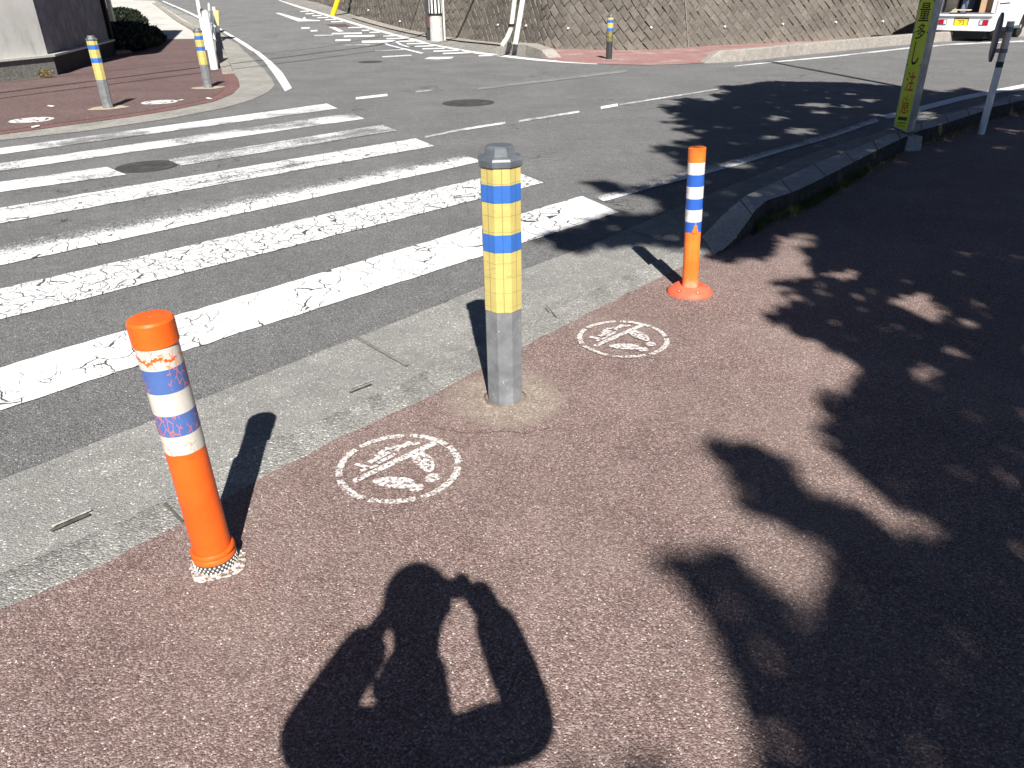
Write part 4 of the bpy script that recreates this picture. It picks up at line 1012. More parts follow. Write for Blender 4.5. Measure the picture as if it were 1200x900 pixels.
M_LF = leaf_mat('green leaves', (.045, .085, .02), (.09, .13, .03)); M_LD = leaf_mat('dark leaves', (.008, .014, .007), (.015, .024, .011)); M_LB = leaf_mat('dead leaves', (.30, .19, .10), (.45, .33, .2))
wp = G(52, 91, .016) + Vector((.05, 0, 0)); wd_ = thing('weed', 'small yellowing weed growing at the foot of the concrete plinth', 'plant', wp); leafy(160, 0, 0, .09, .16, .08, .10, .03, leaf_mat('weed leaves', (.14, .13, .04), (.25, .17, .07)), 'foliage', wd_)
bm = NB(); tube(bm, [(0, 0, 0), (.03, 0, .12)], .006, 5); obj('stem', bm, M_LD, wd_)
hb = G(160, 50, .02); hd = thing('shadow_shrub', 'made-up low leaf mass standing in for the flat shadow behind the plastered building', 'shrub', hb)  # made-up leaf mass, kept very dark in place of a flat shadow
cen = [G(145, 59, .02), G(155, 56, .02), G(165, 52.5, .02), G(152, 50, .02), G(160, 44, .02), G(146, 40, .02), G(148, 30, .02), G(141, 22, .02)]
vsum = NB()
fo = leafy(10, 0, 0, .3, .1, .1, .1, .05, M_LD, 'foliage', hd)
vs, fs = [], []
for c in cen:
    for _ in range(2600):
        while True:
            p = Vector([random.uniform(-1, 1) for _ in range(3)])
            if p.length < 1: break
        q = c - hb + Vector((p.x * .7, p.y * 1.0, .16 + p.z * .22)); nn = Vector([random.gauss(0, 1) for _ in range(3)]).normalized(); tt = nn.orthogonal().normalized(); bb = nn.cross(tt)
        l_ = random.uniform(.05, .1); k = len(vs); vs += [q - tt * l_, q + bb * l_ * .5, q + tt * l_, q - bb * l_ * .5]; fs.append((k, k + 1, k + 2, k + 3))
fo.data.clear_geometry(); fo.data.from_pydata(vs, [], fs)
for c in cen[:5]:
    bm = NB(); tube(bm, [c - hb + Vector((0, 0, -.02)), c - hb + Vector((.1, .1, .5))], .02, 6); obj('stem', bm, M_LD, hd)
# rubble stones at its foot
for (px_, py_) in ((158, 53), (170, 49), (141, 63)):
    p = G(px_, py_, .02); bm = NB(); bmesh.ops.create_icosphere(bm, subdivisions=2, radius=1)
    for v in bm.verts: v.co = Vector((v.co.x * .35, v.co.y * .12, v.co.z * .09)) * random.uniform(.85, 1.15)
    o = obj('stone', bm, plain('red stone', (.30, .2, .17), .9, var=.3)); o.location = p + Vector((0, 0, .03)); o.rotation_euler = (0, 0, R(50))
    tag(o, {158: 'long reddish edging stone in the middle of the stand-in shrub foot', 170: 'edging stone at the right end of the stand-in shrub beside the pale path', 141: 'edging stone at the building corner end of the stand-in shrub'}[px_], 'stone', 'edging stones along the dark shrub')

# white guard fence on the left kerb
M_WH = plain('white enamel', (.78, .79, .80), .35, var=.05)
p1 = G(251.5, 81, .016); h1 = zat(p1, 10)
f1 = thing('guard_fence', 'white guard pipe fence seen end-on along the far left kerb', 'guard fence', p1)
p2 = G(251, 46.5, .016); p3 = G(246, 36, .016)
dirf = (p2 - p1); 
bm = NB(); cone(bm, (0, 0, 0), (0, 0, h1 * .97), .082, .082, 20); obj('post', bm, M_WH, f1, smooth=40)
bm = NB(); cone(bm, (.0, 0, h1 * .97), (0, 0, h1), .084, .07, 20); obj('post_cap', bm, plain('grey cap b', (.25, .28, .3), .5), f1, smooth=40)
for p in (p2,):
    q = p - p1; q.z = zt(p.x, p.y); bm = NB(); cone(bm, q, q + Vector((0, 0, .80)), .06, .06, 16); obj('post', bm, M_WH, f1, smooth=40)
e = p2 + (p2 - p1) * .35 - p1; e.z = zt((p1 + e).x, (p1 + e).y)
for hz in (.78, .45):
    bm = NB(); tube(bm, [(0.0, .05, hz), (p2 - p1) + Vector((0, 0, hz)), e + Vector((0, 0, hz))], .045, 10); obj('rail', bm, M_WH, f1, smooth=40)
# reflectors at the second post
yp = G(255.5, 38, .016)
yb = thing('yellow_delineator', 'small yellow and white delineator behind the white guard fence', 'delineator post', yp); hy = zat(yp, 8)
bm = NB(); cone(bm, (0, 0, 0), (0, 0, hy * 1.0), .05, .05, 12); obj('pole', bm, M_WH, yb, smooth=40)
bm = NB(); cone(bm, (.07, -.08, hy * .28), (.09, -.08, hy * .86), .04, .11, 12); obj('yellow_plate', bm, plain('pale yellow', (.72, .66, .30), .5), yb, smooth=40)
bm = NB(); cone(bm, (.0, -.09, hy * .3), (.0, -.09, hy * .5), .05, .05, 10); obj('blue_plate', bm, plain('pale blue', (.35, .6, .72), .5), yb, smooth=40)
# mirror pole: only the lower pole is in the frame, its round head shades the road
bm_ = G(242, 58, .016)
mpo = thing('traffic_pole', 'thin white pole with a round sign rising behind the far corner bollard', 'sign pole', bm_)
bm = NB(); cone(bm, (0, 0, 0), (0, 0, 3.2), .055, .05, 16); obj('pole', bm, M_WH, mpo, smooth=40)
tgt = G(270, 51); Ls = (tgt - bm_).dot(Vector((-math.sin(SUN_AZ), math.cos(SUN_AZ), 0))); hz = max(2.2, min(3.0, Ls * math.tan(SUN_EL)))
bm = NB(); lathe(bm, [(.30, -.01), (.30, .01)], 36); bmesh.ops.rotate(bm, cent=(0, 0, 0), matrix=Matrix.Rotation(R(90), 3, 'X'), verts=bm.verts[:]); bmesh.ops.translate(bm, vec=(0, -.08, 2.9), verts=bm.verts[:]); obj('round_sign', bm, plain('sign back', (.5, .5, .52), .5), mpo, smooth=40)

# ------------------------------------------------------------------ parked van with open tailgate
M_VAN = plain('white van paint', (.78, .79, .80), .25, var=.03, spec=.5)
M_BLK = plain('black trim', (.015, .015, .016), .6); M_GLS = plain('dark window glass', (.02, .025, .03), .1, spec=.7); M_INT = plain('van interior', (.05, .048, .055), .8)
# local axes: +x right side of the van, +y forward; origin on the ground at the middle of the tail
VH = R(-46)                                                  # heading, clockwise from +y
vr = G(1158, 49.5); 
vf = Vector((-math.sin(VH), math.cos(VH), 0)); vx = Vector((vf.y, -vf.x, 0))
VW = 1.48
vo = vr - vx * (VW / 2)
van = thing('delivery_van', 'small white van parked by the far kerb with its tailgate open', 'van', (vo.x, vo.y, 0), VH)
VL, VT, VB = 3.35, 1.88, .27
def side_bm(sx_):
    out = [(0.0, VB + .03)]
    def arch(cy, r_):
        return [(cy + r_ * math.cos(R(a)), .30 + r_ * math.sin(R(a))) for a in range(180, -1, -15)]
    out = [(0.02, VB)] + [(y_, max(z_, VB)) for y_, z_ in arch(.62, .34)] + [(y_, max(z_, VB)) for y_, z_ in arch(2.75, .34)] + [(VL, VB), (VL, .85), (VL - .25, 1.05), (VL - .75, VT - .05), (VL - 1.0, VT), (.12, VT), (.04, VT - .1), (.0, 1.0), (0.0, .62)]
    bm = NB(); x0, x1 = (sx_ * (VW / 2 - .04), sx_ * VW / 2)
    a = [bm.verts.new((x0, p[0], p[1])) for p in out]; b = [bm.verts.new((x1, p[0], p[1])) for p in out]; n = len(out)
    for i in range(n): bm.faces.new((a[i], a[(i + 1) % n], b[(i + 1) % n], b[i]))
    f1_, f2_ = bm.faces.new(a[::-1]), bm.faces.new(b); bmesh.ops.triangulate(bm, faces=[f1_, f2_]); return bm
for s_ in (-1, 1):
    sd_ = obj('side_panel', side_bm(s_), M_VAN, van)
    xo = s_ * (VW / 2 + .0015)
    bm = NB(); q = [(xo, .14, 1.06), (xo, 1.10, 1.06), (xo, 1.10, 1.66), (xo, .22, 1.66)]; bm.faces.new([bm.verts.new(v) for v in q]); obj('side_window', bm, M_GLS, sd_)
    bm = NB(); q = [(xo, 1.2, 1.06), (xo, 2.75, 1.06), (xo, 2.35, 1.66), (xo, 1.2, 1.66)]; bm.faces.new([bm.verts.new(v) for v in q]); obj('side_window', bm, M_GLS, sd_)
    bm = NB(); box(bm, (s_ * (VW / 2 + .006), .60, .93), (.012, .85, .022)); obj('door_rail', bm, M_BLK, sd_)
    bm = NB(); box(bm, (s_ * (VW / 2 + .008), 1.7, VB + .03), (.016, 1.5, .07)); obj('sill_trim', bm, plain('grey sill', (.1, .14, .14), .6), sd_)
    for cy in (.62, 2.75):
        bm = NB(); ro = .285
        lathe(bm, [(ro * .62, -.07), (ro * .93, -.075), (ro, -.055), (ro, .055), (ro * .93, .075), (ro * .62, .07)], 36); bmesh.ops.rotate(bm, cent=(0, 0, 0), matrix=Matrix.Rotation(R(90), 3, 'Y'), verts=bm.verts[:]); bmesh.ops.translate(bm, vec=(s_ * (VW / 2 - .10), cy, ro), verts=bm.verts[:])
        wh = obj('tyre', bm, plain('tyre rubber', (.02, .02, .02), .8), van, smooth=40)
        bm = NB(); lathe(bm, [(ro * .61, s_ * .06), (ro * .5, s_ * .05), (ro * .2, s_ * .065), (ro * .15, s_ * .075)], 24, closed=True); bmesh.ops.rotate(bm, cent=(0, 0, 0), matrix=Matrix.Rotation(R(90), 3, 'Y'), verts=bm.verts[:]); bmesh.ops.translate(bm, vec=(s_ * (VW / 2 - .10), cy, ro), verts=bm.verts[:]); obj('rim', bm, plain('steel rim', (.6, .6, .6), .4, .3), wh, smooth=40)
bm = NB(); box(bm, (0, VL / 2 - .1, VT + .012), (VW - .02, VL - 1.0, .03)); bmesh.ops.bevel(bm, geom=bm.edges[:], offset=.01, segments=2, affect='EDGES'); obj('roof', bm, M_VAN, van)
bm = NB(); box(bm, (0, VL / 2, .50), (VW - .09, VL - .05, .06)); obj('load_floor', bm, M_INT, van)
bm = NB(); box(bm, (0, 1.5, 1.2), (VW - .09, .04, 1.3)); obj('bulkhead', bm, M_INT, van)
bm = NB(); v_ = [(-VW / 2 + .04, VL - .02, VB), (VW / 2 - .04, VL - .02, VB), (VW / 2 - .04, VL - .02, .95), (-VW / 2 + .04, VL - .02, .95)]; bm.faces.new([bm.verts.new(q) for q in v_]); obj('nose', bm, M_VAN, van)
bm = NB(); v_ = [(-VW / 2 + .04, VL - .2, 1.0), (VW / 2 - .04, VL - .2, 1.0), (VW / 2 - .04, VL - .78, VT - .04), (-VW / 2 + .04, VL - .78, VT - .04)]; bm.faces.new([bm.verts.new(q) for q in v_]); obj('windscreen', bm, M_GLS, van)
# tail: bumper, lower panel, lamps, plate, pillars, open tailgate
bm = NB(); prism(bm, [(-VW / 2, .06), (-VW / 2 + .02, -.05), (-VW / 2 + .10, -.085), (VW / 2 - .10, -.085), (VW / 2 - .02, -.05), (VW / 2, .06)], .265, .385); bmesh.ops.bevel(bm, geom=[e for e in bm.edges], offset=.012, segments=2, affect='EDGES'); obj('bumper', bm, M_VAN, van, smooth=50)
bm = NB(); box(bm, (0, .02, .50), (VW - .05, .05, .26)); obj('tail_panel', bm, plain('tail panel white', (.66, .70, .72), .3), van)
bm = NB(); box(bm, (0, -.01, .645), (VW - .04, .09, .055)); bmesh.ops.bevel(bm, geom=bm.edges[:], offset=.015, segments=2, affect='EDGES'); obj('tail_ledge', bm, M_VAN, van, smooth=50)
bm = NB(); box(bm, (0, .05, .692), (VW - .08, .10, .04)); obj('load_sill', bm, plain('grey sill b', (.2, .2, .25), .6), van)
for s_ in (-1, 1):
    bm = NB(); box(bm, (s_ * (VW / 2 - .055), .03, 1.22), (.11, .06, 1.1)); obj('rear_pillar', bm, M_VAN, van)
    bm = NB(); box(bm, (s_ * (VW / 2 - .22), -.012, .475), (.21, .022, .14)); lp = obj('tail_lamp', bm, plain('lamp housing', (.07, .05, .06), .4), van)
    bm = NB(); box(bm, (s_ * (VW / 2 - .185), -.026, .478), (.12, .012, .115)); obj('red_lens', bm, plain('red lens', (.42, .008, .03), .2), lp)
    bm = NB(); box(bm, (s_ * (VW / 2 - .285), -.026, .478), (.065, .012, .11)); obj('clear_lens', bm, plain('clear lens', (.6, .6, .62), .2), lp)
bm = NB(); box(bm, (0, .03, VT - .09), (VW - .06, .06, .14)); obj('rear_header', bm, M_VAN, van)
bm = NB(); box(bm, (-.05, -.008, .490), (.36, .012, .19)); obj('plate_recess', bm, M_BLK, van)
bm = NB(); box(bm, (-.05, -.02, .470), (.33, .008, .165)); npl = obj('number_plate', bm, plain('yellow plate', (.85, .62, .03), .4), van)
for ch, cx in (('7', -.06), ('2', .02)):
    glyph(ch, 'plate_digit', cx - .01, .455, .05, .085, M_INK, npl, y=-.0246)
bm = NB(); box(bm, (-.05, -.0246, .525), (.16, .001, .018)); obj('plate_small_row', bm, plain('dark ink row', (.1, .09, .02), .5), npl)
tgm = NB(); box(tgm, (0, 0, 0), (VW - .12, .05, 1.12)); bmesh.ops.bevel(tgm, geom=tgm.edges[:], offset=.015, segments=2, affect='EDGES'); tg = obj('tailgate', tgm, M_VAN, van); tg.location = (0, -.52, VT + .14); tg.rotation_euler = (R(72), 0, 0)
bm = NB(); box(bm, (0, .028, -.18), (VW - .36, .01, .55)); obj('tailgate_window', bm, M_GLS, tg)
bm = NB(); box(bm, (0, VL / 2 + .02, .23), (VW - .32, VL - .12, .30)); obj('chassis_shade', bm, M_BLK, van)  # chassis box hung low and black to fill in the shade under the van
# cargo: cardboard boxes, a pale sack, blue cloth, each its own thing
M_CB = plain('cardboard', (.47, .31, .19), .85, var=.12)
def cargo(name, label, cat, loc, size, mat, rz=0, wob=.0):
    bm = NB(); box(bm, (0, 0, size[2] / 2), size)
    if wob:
        bmesh.ops.subdivide_edges(bm, edges=bm.edges[:], cuts=3, use_grid_fill=True)
        for v in bm.verts: v.co += Vector([random.gauss(0, wob) for _ in range(3)]) if v.co.z > .02 else Vector()
    else: bmesh.ops.bevel(bm, geom=bm.edges[:], offset=.006, segments=1, affect='EDGES')
    o = obj(name, bm, mat, smooth=60 if wob else None); loc = Vector(loc)
    o.location = vo + vx * loc.x + vf * loc.y + Vector((0, 0, loc.z)); o.rotation_euler = (0, 0, VH + rz); tag(o, label, cat); return o
cb1 = cargo('cardboard_box', 'tan cardboard box at the right side of the van load bay', 'box', (.42, .32, .531), (.34, .34, .95), M_CB, R(12))
bm = NB(); box(bm, (0, -.1715, .55), (.05, .002, .75)); obj('tape_strip', bm, plain('brown tape', (.30, .2, .11), .5), cb1)
cargo('cardboard_box', 'darker brown carton behind the tan box in the van', 'box', (.60, .75, .531), (.24, .4, .9), plain('brown carton', (.26, .16, .12), .8))
cargo('pale_sack', 'cream sack leaning at the left inside of the van', 'sack', (-.52, .45, .531), (.26, .3, .7), plain('cream cloth', (.62, .55, .42), .9), R(8), .012)
cargo('folded_blanket', 'light blue blanket hanging in the middle of the van load bay', 'blanket', (-.16, .6, .531), (.16, .3, .85), plain('blue cloth', (.22, .30, .42), .9), R(-10), .015)
cargo('wooden_board', 'flat pale board lying on the rear sill of the open van', 'board', (-.12, .06, .757), (.42, .25, .03), plain('pale wood', (.62, .5, .33), .8))

# ------------------------------------------------------------------ overhead cables whose shadows cross the road
def cable(pa, pb, h, r_, label):
    off = Vector((SUN_DIR.x, SUN_DIR.y, 0)) / SUN_DIR.z * h
    a, b = G(*pa) + off, G(*pb) + off; a.z = b.z = h; d = b - a
    a2, b2 = a - d * 1.6, b + d * 2.2
    bm = NB(); pts_ = [a2.lerp(b2, i / 24) for i in range(25)]; tube(bm, pts_, r_, 6); o = obj('overhead_cable', bm, M_BLK, smooth=60); tag(o, label, 'cable', 'overhead cables above the junction')
cable((0, 110), (335, 67), 5.6, .055, 'thicker overhead cable of the two crossing above the junction')
cable((0, 116.5), (335, 73.5), 5.2, .04, 'thinner overhead cable of the two crossing above the junction')
cable((235, 72), (410, 49), 5.9, .022, 'thinnest overhead cable above the far road')
pb_ = G(900, 72); hp_ = 9.0; pbase = pb_ + Vector((SUN_DIR.x, SUN_DIR.y, 0)) / SUN_DIR.z * hp_; pbase.z = 0
pole2 = thing('lamp_pole', 'tall steel pole standing beside the tree at the right of the sidewalk', 'pole', pbase)
bm = NB(); cone(bm, (0, 0, 0), (0, 0, hp_), .075, .055, 16); obj('shaft', bm, M_ALU, pole2, smooth=40)
bm = NB(); cone(bm, (-.3, 0, hp_ - .3), (.3, 0, hp_ - .3), .03, .03, 8); obj('crossarm', bm, M_ALU, pole2)

# ------------------------------------------------------------------ trees behind and to the right of the camera, whose shade lies on the pavement
S1 = [(905, 262), (925, 255), (945, 248), (985, 232), (1060, 200), (1160, 160), (1260, 120), (2200, -8), (2600, 560), (1200, 646), (1160, 636), (1137, 630), (1100, 612), (1054, 594), (1030, 578), (1017, 566), (990, 545), (974, 518), (978, 490), (963, 464), (994, 455), (1013, 432), (990, 415), (963, 404), (930, 386), (898, 375), (918, 364), (936, 352), (925, 340), (906, 331), (930, 330), (953, 324), (950, 305), (943, 292), (968, 284), (955, 266), (930, 272), (915, 276)]
S2 = [(822, 514), (850, 518), (889, 525), (928, 548), (939, 576), (975, 586), (998, 594), (1020, 618), (1060, 628), (1096, 632), (1137, 630), (1170, 628), (1200, 620), (2600, 580), (2600, 2600), (908, 2600), (908, 900), (900, 850), (879, 808), (858, 767), (833, 729), (804, 683), (764, 648), (780, 648), (805, 656), (838, 640), (867, 660), (900, 683), (933, 706), (962, 708), (969, 680), (988, 664), (967, 633), (929, 619), (888, 604), (867, 583), (852, 550)]
S4 = [(830, 300), (845, 282), (865, 262), (885, 250), (903, 262), (912, 288), (895, 305), (870, 300), (850, 308)]
S3 = [(630, 279), (660, 268), (690, 260), (722, 251), (700, 247), (730, 248), (757, 251), (790, 243), (772, 230), (748, 224), (714, 221), (688, 208), (708, 210), (734, 216), (768, 214), (800, 207), (818, 196), (796, 188), (800, 180), (762, 170), (795, 172), (812, 168), (786, 164), (825, 160), (816, 155), (794, 148), (815, 146), (780, 140), (804, 139), (790, 130), (772, 121), (798, 122), (802, 113), (838, 117), (850, 114), (835, 109), (862, 106), (845, 99), (875, 98), (900, 93.5), (950, 94), (1000, 95), (1060, 100), (1110, 107), (1135, 101), (1157, 106), (1200, 104), (1300, 98), (2200, 40), (2200, 500), (1200, 250), (985, 234), (920, 252), (890, 280), (862, 300), (842, 292), (798, 291), (778, 284), (753, 281), (724, 286), (693, 289), (675, 292), (660, 285)]
S5 = [(690, 845), (725, 862), (755, 880), (790, 905), (790, 2000), (700, 2000), (690, 900)]
HOLES = [(1068, 355, 34, 15), (1092, 368, 26, 10), (1135, 379, 22, 5), (1118, 411, 20, 8), (1083, 437, 26, 8), (990, 323, 22, 7), (936, 279, 24, 8), (1093, 287, 18, 3.5), (1138, 297, 22, 3.5), (1118, 273, 14, 3), (896, 762, 20, 16), (1180, 648, 26, 10), (1075, 262, 10, 3),
         (958, 121, 24, 3.2), (1000, 123, 24, 2.2), (962, 129, 12, 3), (912, 136, 14, 4), (942, 151, 24, 6), (1020, 115, 16, 2.2), (1026, 132, 9, 2.2), (1090, 133, 22, 6), (872, 191, 24, 4), (748, 240, 30, 5), (1190, 154, 22, 3), (1175, 172, 16, 3), (1120, 137, 16, 3), (860, 225, 16, 3), (998, 108, 12, 1.5), (820, 151, 10, 3), (905, 158, 12, 3)]
def inpoly(X, Y, poly):
    r = np.zeros(X.shape, bool); n = len(poly)
    for i in range(n):
        x0, y0 = poly[i]; x1, y1 = poly[(i + 1) % n]
        if y0 == y1: continue
        c = ((y0 > Y) != (y1 > Y)) & (X < (x1 - x0) * (Y - y0) / (y1 - y0) + x0); r ^= c
    return r
def gproj(x, y):
    z = ZS - CAMH; d = y * CT - z * ST; X = FPX * x / d; Yv = FPX * (y * ST + z * CT) / d
    return 600 + CR * X - SR * Yv, 450 - (SR * X + CR * Yv), d
def crown(name, polys, xr, yr, dens, hfun, leaf, root, mat, holes=HOLES, fuzz=.04):
    n = int((xr[1] - xr[0]) * (yr[1] - yr[0]) * dens)
    x = np.random.uniform(*xr, n); y = np.random.uniform(*yr, n); f_ = fuzz * (.4 + .6 * np.abs(np.sin(x * 3.1) * np.cos(y * 2.3 + 1))); X, Y, d = gproj(x + np.random.normal(0, 1, n) * f_, y + np.random.normal(0, 1, n) * f_)
    ok = np.zeros(n, bool)
    for p in polys:
        q = inpoly(X, Y, p)
        if p is S5: q &= np.random.rand(n) < .22
        ok |= q
    ok &= d > .2
    for cx, cy, a, b in holes:
        e = ((X - cx) / a) ** 2 + ((Y - cy) / b) ** 2; ok &= ~(e < np.random.uniform(.45, 1.25, n))
    # outside the frame keep only a loose crown
    off = (X > 1330) | (Y > 1150); ok &= ~(off & (np.random.rand(n) > .4))
    x, y = x[ok], y[ok]; m = len(x)
    h = np.maximum(hfun(x, y) + np.random.normal(0, .35, m), 2.35)
    sx_, sy_, sz_ = SUN_DIR
    P_ = np.stack([x + sx_ / sz_ * (h - ZS), y + sy_ / sz_ * (h - ZS), h], 1)
    nn = np.array(SUN_DIR) + np.random.normal(0, .42, (m, 3)); nn /= np.linalg.norm(nn, axis=1)[:, None]
    rv = np.random.normal(0, 1, (m, 3)); tt = np.cross(nn, rv); tt /= np.linalg.norm(tt, axis=1)[:, None]; bb = np.cross(nn, tt)
    l_ = leaf * np.random.uniform(.65, 1.25, m)[:, None]; wv = l_ * np.random.uniform(.42, .62, m)[:, None]
    V = np.stack([P_ - tt * l_, P_ - tt * l_ * .3 + bb * wv, P_ + tt * l_, P_ - tt * l_ * .3 - bb * wv], 1).reshape(-1, 3) - np.array(root)
    me = bpy.data.meshes.new(name); me.vertices.add(len(V)); me.vertices.foreach_set('co', V.astype(np.float32).ravel())
    me.loops.add(4 * m); me.loops.foreach_set('vertex_index', np.arange(4 * m, dtype=np.int32)); me.polygons.add(m); me.polygons.foreach_set('loop_start', np.arange(0, 4 * m, 4, dtype=np.int32)); me.polygons.foreach_set('loop_total', np.full(m, 4, np.int32)); me.update(calc_edges=True); me.validate()
    return me, P_
def tree(name, label, root, polys, xr, yr, dens, hfun, leaf, nl):
    t_ = thing(name, label, 'tree', root)
    me, P_ = crown('crown', polys, xr, yr, dens, hfun, leaf, root, M_LF, fuzz=.028 if leaf < .06 else .08); put('crown', me, M_LF, t_)
    bm = NB(); hm = float(P_[:, 2].mean()) - .4; rt = Vector(root)
    tube(bm, [(0, 0, -.05), (.03, .02, .9)], .15, 14); cone(bm, (.03, .02, .9), (0, 0, hm * .75), .15, .10, 14)
    idx = np.random.choice(len(P_), nl, replace=False)
    for i in idx:
        q = Vector(P_[i]) - rt; a = Vector((0, 0, hm * random.uniform(.5, .75))); mid = a.lerp(q, .5) + Vector((0, 0, .25))
        cone(bm, a, mid, .045, .025, 7); cone(bm, mid, q, .025, .008, 6)
    obj('trunk', bm, plain('bark', (.12, .09, .065), .9, var=.4, scale=20, bump=.8), t_)
hA = lambda x, y: 5.0 + .55 * np.sin(x * 1.7 + 1) + .4 * np.sin(y * 1.3)
hB = lambda x, y: 6.4 + .6 * np.sin(x * .9) + .6 * np.sin(y * .8 + 2)
tree('roadside_tree', 'leafy tree behind the camera at the right, shading the sidewalk', (4.3, -.6, ZS), [S1, S2, S4, S5], (0.1, 6.8), (.6, 8.0), 1900, hA, .048, 26)
tree('roadside_tree', 'taller leafy tree off the right of the sidewalk, shading the road', (7.8, 4.6, ZS), [S3, S1], (.1, 11), (4.3, 14.2), 800, hB, .078, 30)

# ------------------------------------------------------------------ grass and litter at the inner kerb foot
def near_kerb(s0, s1, spread):
    k = random.uniform(s0, s1) * (len(KB) - 1); i = int(k); p = KB[i].lerp(KB[min(i + 1, len(KB) - 1)], k - i); q = KA[i]; d = (p - q); d.z = 0; d.normalize()
    return p + d * (abs(random.gauss(0, spread)) + .012), d
vs, fs = [], []
for _ in range(2600):
    r0 = random.random()
    p, d = near_kerb(.06, .26, .05) if r0 < .75 else near_kerb(.3, .95, .06)
    hgt = random.uniform(.02, .085) * (1 if r0 < .75 else .5); a = random.uniform(0, 6.28); ln = Vector((random.gauss(0, .35), random.gauss(0, .35), 1)).normalized() * hgt; wv = Vector((math.cos(a), math.sin(a), 0)) * .0022
    k = len(vs); b0 = Vector((p.x, p.y, ZS)); vs += [b0 - wv, b0 + wv, b0 + ln * .6 + wv * .7, b0 + ln * 1.0 + Vector((ln.x, ln.y, 0)) * .3, b0 + ln * .6 - wv * .7]; fs.append((k, k + 1, k + 2, k + 3, k + 4))
me = bpy.data.meshes.new('grass'); me.from_pydata(vs, [], fs); o = put('grass', me, leaf_mat('kerb grass', (.05, .09, .02), (.13, .15, .05))); tag(o, 'tufts of grass along the foot of the raised kerb', 'grass', kind='stuff')
vs, fs = [], []
def litter(p, s_, tilt=.5):
    nn = Vector((random.gauss(0, tilt), random.gauss(0, tilt), 1)).normalized(); tt = nn.orthogonal().normalized(); tt.rotate(Matrix.Rotation(random.uniform(0, 6.28), 3, nn)); bb = nn.cross(tt)
    k = len(vs); c = Vector((p.x, p.y, ZS + .006 + s_ * .2)); vs.extend([c - tt * s_, c + bb * s_ * .4, c + tt * s_ + nn * s_ * .3, c - bb * s_ * .4]); fs.append((k, k + 1, k + 2, k + 3))
for _ in range(900):
    p, d = near_kerb(.2, .8, .09); litter(p, random.uniform(.006, .02))
for _ in range(330):
    p, d = near_kerb(.42, .56, .07); litter(p, random.uniform(.012, .03))
me = bpy.data.meshes.new('leaf_litter'); me.from_pydata(vs, [], fs); o = put('leaf_litter', me, M_LB); tag(o, 'dead leaves gathered against the raised kerb', 'leaf litter', kind='stuff')
# dirt strip under it
bm = NB(); rows = []
for a, b in list(zip(KA, KB))[8:]:
    d = (b - a); d.z = 0; d.normalize(); q = b + d * (.07 + .03 * math.sin(b.x * 9) + random.uniform(-.015, .015)); rows.append((bm.verts.new((b.x, b.y, ZS + .004)), bm.verts.new((q.x, q.y, ZS + .004))))
for p, q in zip(rows, rows[1:]): bm.faces.new((p[0], q[0], q[1], p[1]))
struct('soil_strip', bm, M_DIRT)
# grit and small debris on the sidewalk
vs, fs = [], []
for _ in range(900):
    px_, py_ = random.uniform(0, 1200), random.uniform(300, 900); p = G(px_, py_, ZS)
    X0 = min(SE, key=lambda q: abs(q[0] - px_))
    if py_ < X0[1] + 12 and px_ < 839: continue
    if px_ >= 839 and py_ < 320: continue
    r0 = random.uniform(.0012, .0032); k = len(vs); n = 5
    for i in range(n): a = 6.28 * i / n; vs.append(Vector((p.x + r0 * math.cos(a) * random.uniform(.6, 1.2), p.y + r0 * math.sin(a) * random.uniform(.6, 1.2), ZS + .001)))
    vs.append(Vector((p.x, p.y, ZS + r0 * 1.3)))
    for i in range(n): fs.append((k + i, k + (i + 1) % n, k + n))
me = bpy.data.meshes.new('grit'); me.from_pydata(vs, [], fs); o = put('grit', me, plain('pale grit', (.6, .55, .48), .8, var=.3, scale=3)); tag(o, 'pale grit scattered on the sidewalk', 'grit', kind='stuff')
for (px_, py_) in ((60, 125), (212, 118), (245, 116), (42, 149)):
    p = G(px_, py_, .02); bm = NB(); box(bm, (0, 0, .01), (.09, .05, .012)); bmesh.ops.bevel(bm, geom=bm.edges[:], offset=.004, segments=1, affect='EDGES'); o = obj('litter_scrap', bm, M_PVC); o.location = p; o.rotation_euler = (0, .1, px_ * .1)
    tag(o, {60: 'white scrap lying left of the far wall bollard', 212: 'white scrap right of the far footprint circle', 245: 'white scrap just below the corner bollard', 42: 'small white scrap below the far left footprint circle'}[px_], 'litter', 'white litter scraps on the far sidewalk')

# ------------------------------------------------------------------ the photographer, whose shadow falls into the picture
def skin(name, nodes, edges, mat, parent, sub=2, root=0):
    """nodes: (x,y,z,r or (rx,ry)); grows one continuous surface along the edges"""
    me = bpy.data.meshes.new(name); me.from_pydata([n[:3] for n in nodes], edges, []); o = bpy.data.objects.new(name, me); C.objects.link(o)
    md = o.modifiers.new('s', 'SKIN'); md.use_smooth_shade = True; md.branch_smoothing = .6
    for i, n in enumerate(nodes):
        r = n[3] if isinstance(n[3], tuple) else (n[3], n[3]); me.skin_vertices[0].data[i].radius = r
    me.skin_vertices[0].data[root].use_root = True
    if sub: m2 = o.modifiers.new('u', 'SUBSURF'); m2.levels = m2.render_levels = sub
    bpy.context.view_layer.update(); dg = bpy.context.evaluated_depsgraph_get()
    m3 = bpy.data.meshes.new_from_object(o.evaluated_get(dg)); bpy.data.objects.remove(o); bpy.data.meshes.remove(me)
    m3.name = name
    for p in m3.polygons: p.use_smooth = True
    m3.materials.clear(); return put(name, m3, mat, parent)
def sp_(X, Z, y):                                            # real position at depth y of a point of the shadow outline
    return (X - (y + .15) * .123, y, Z - (y + .15) * .89)
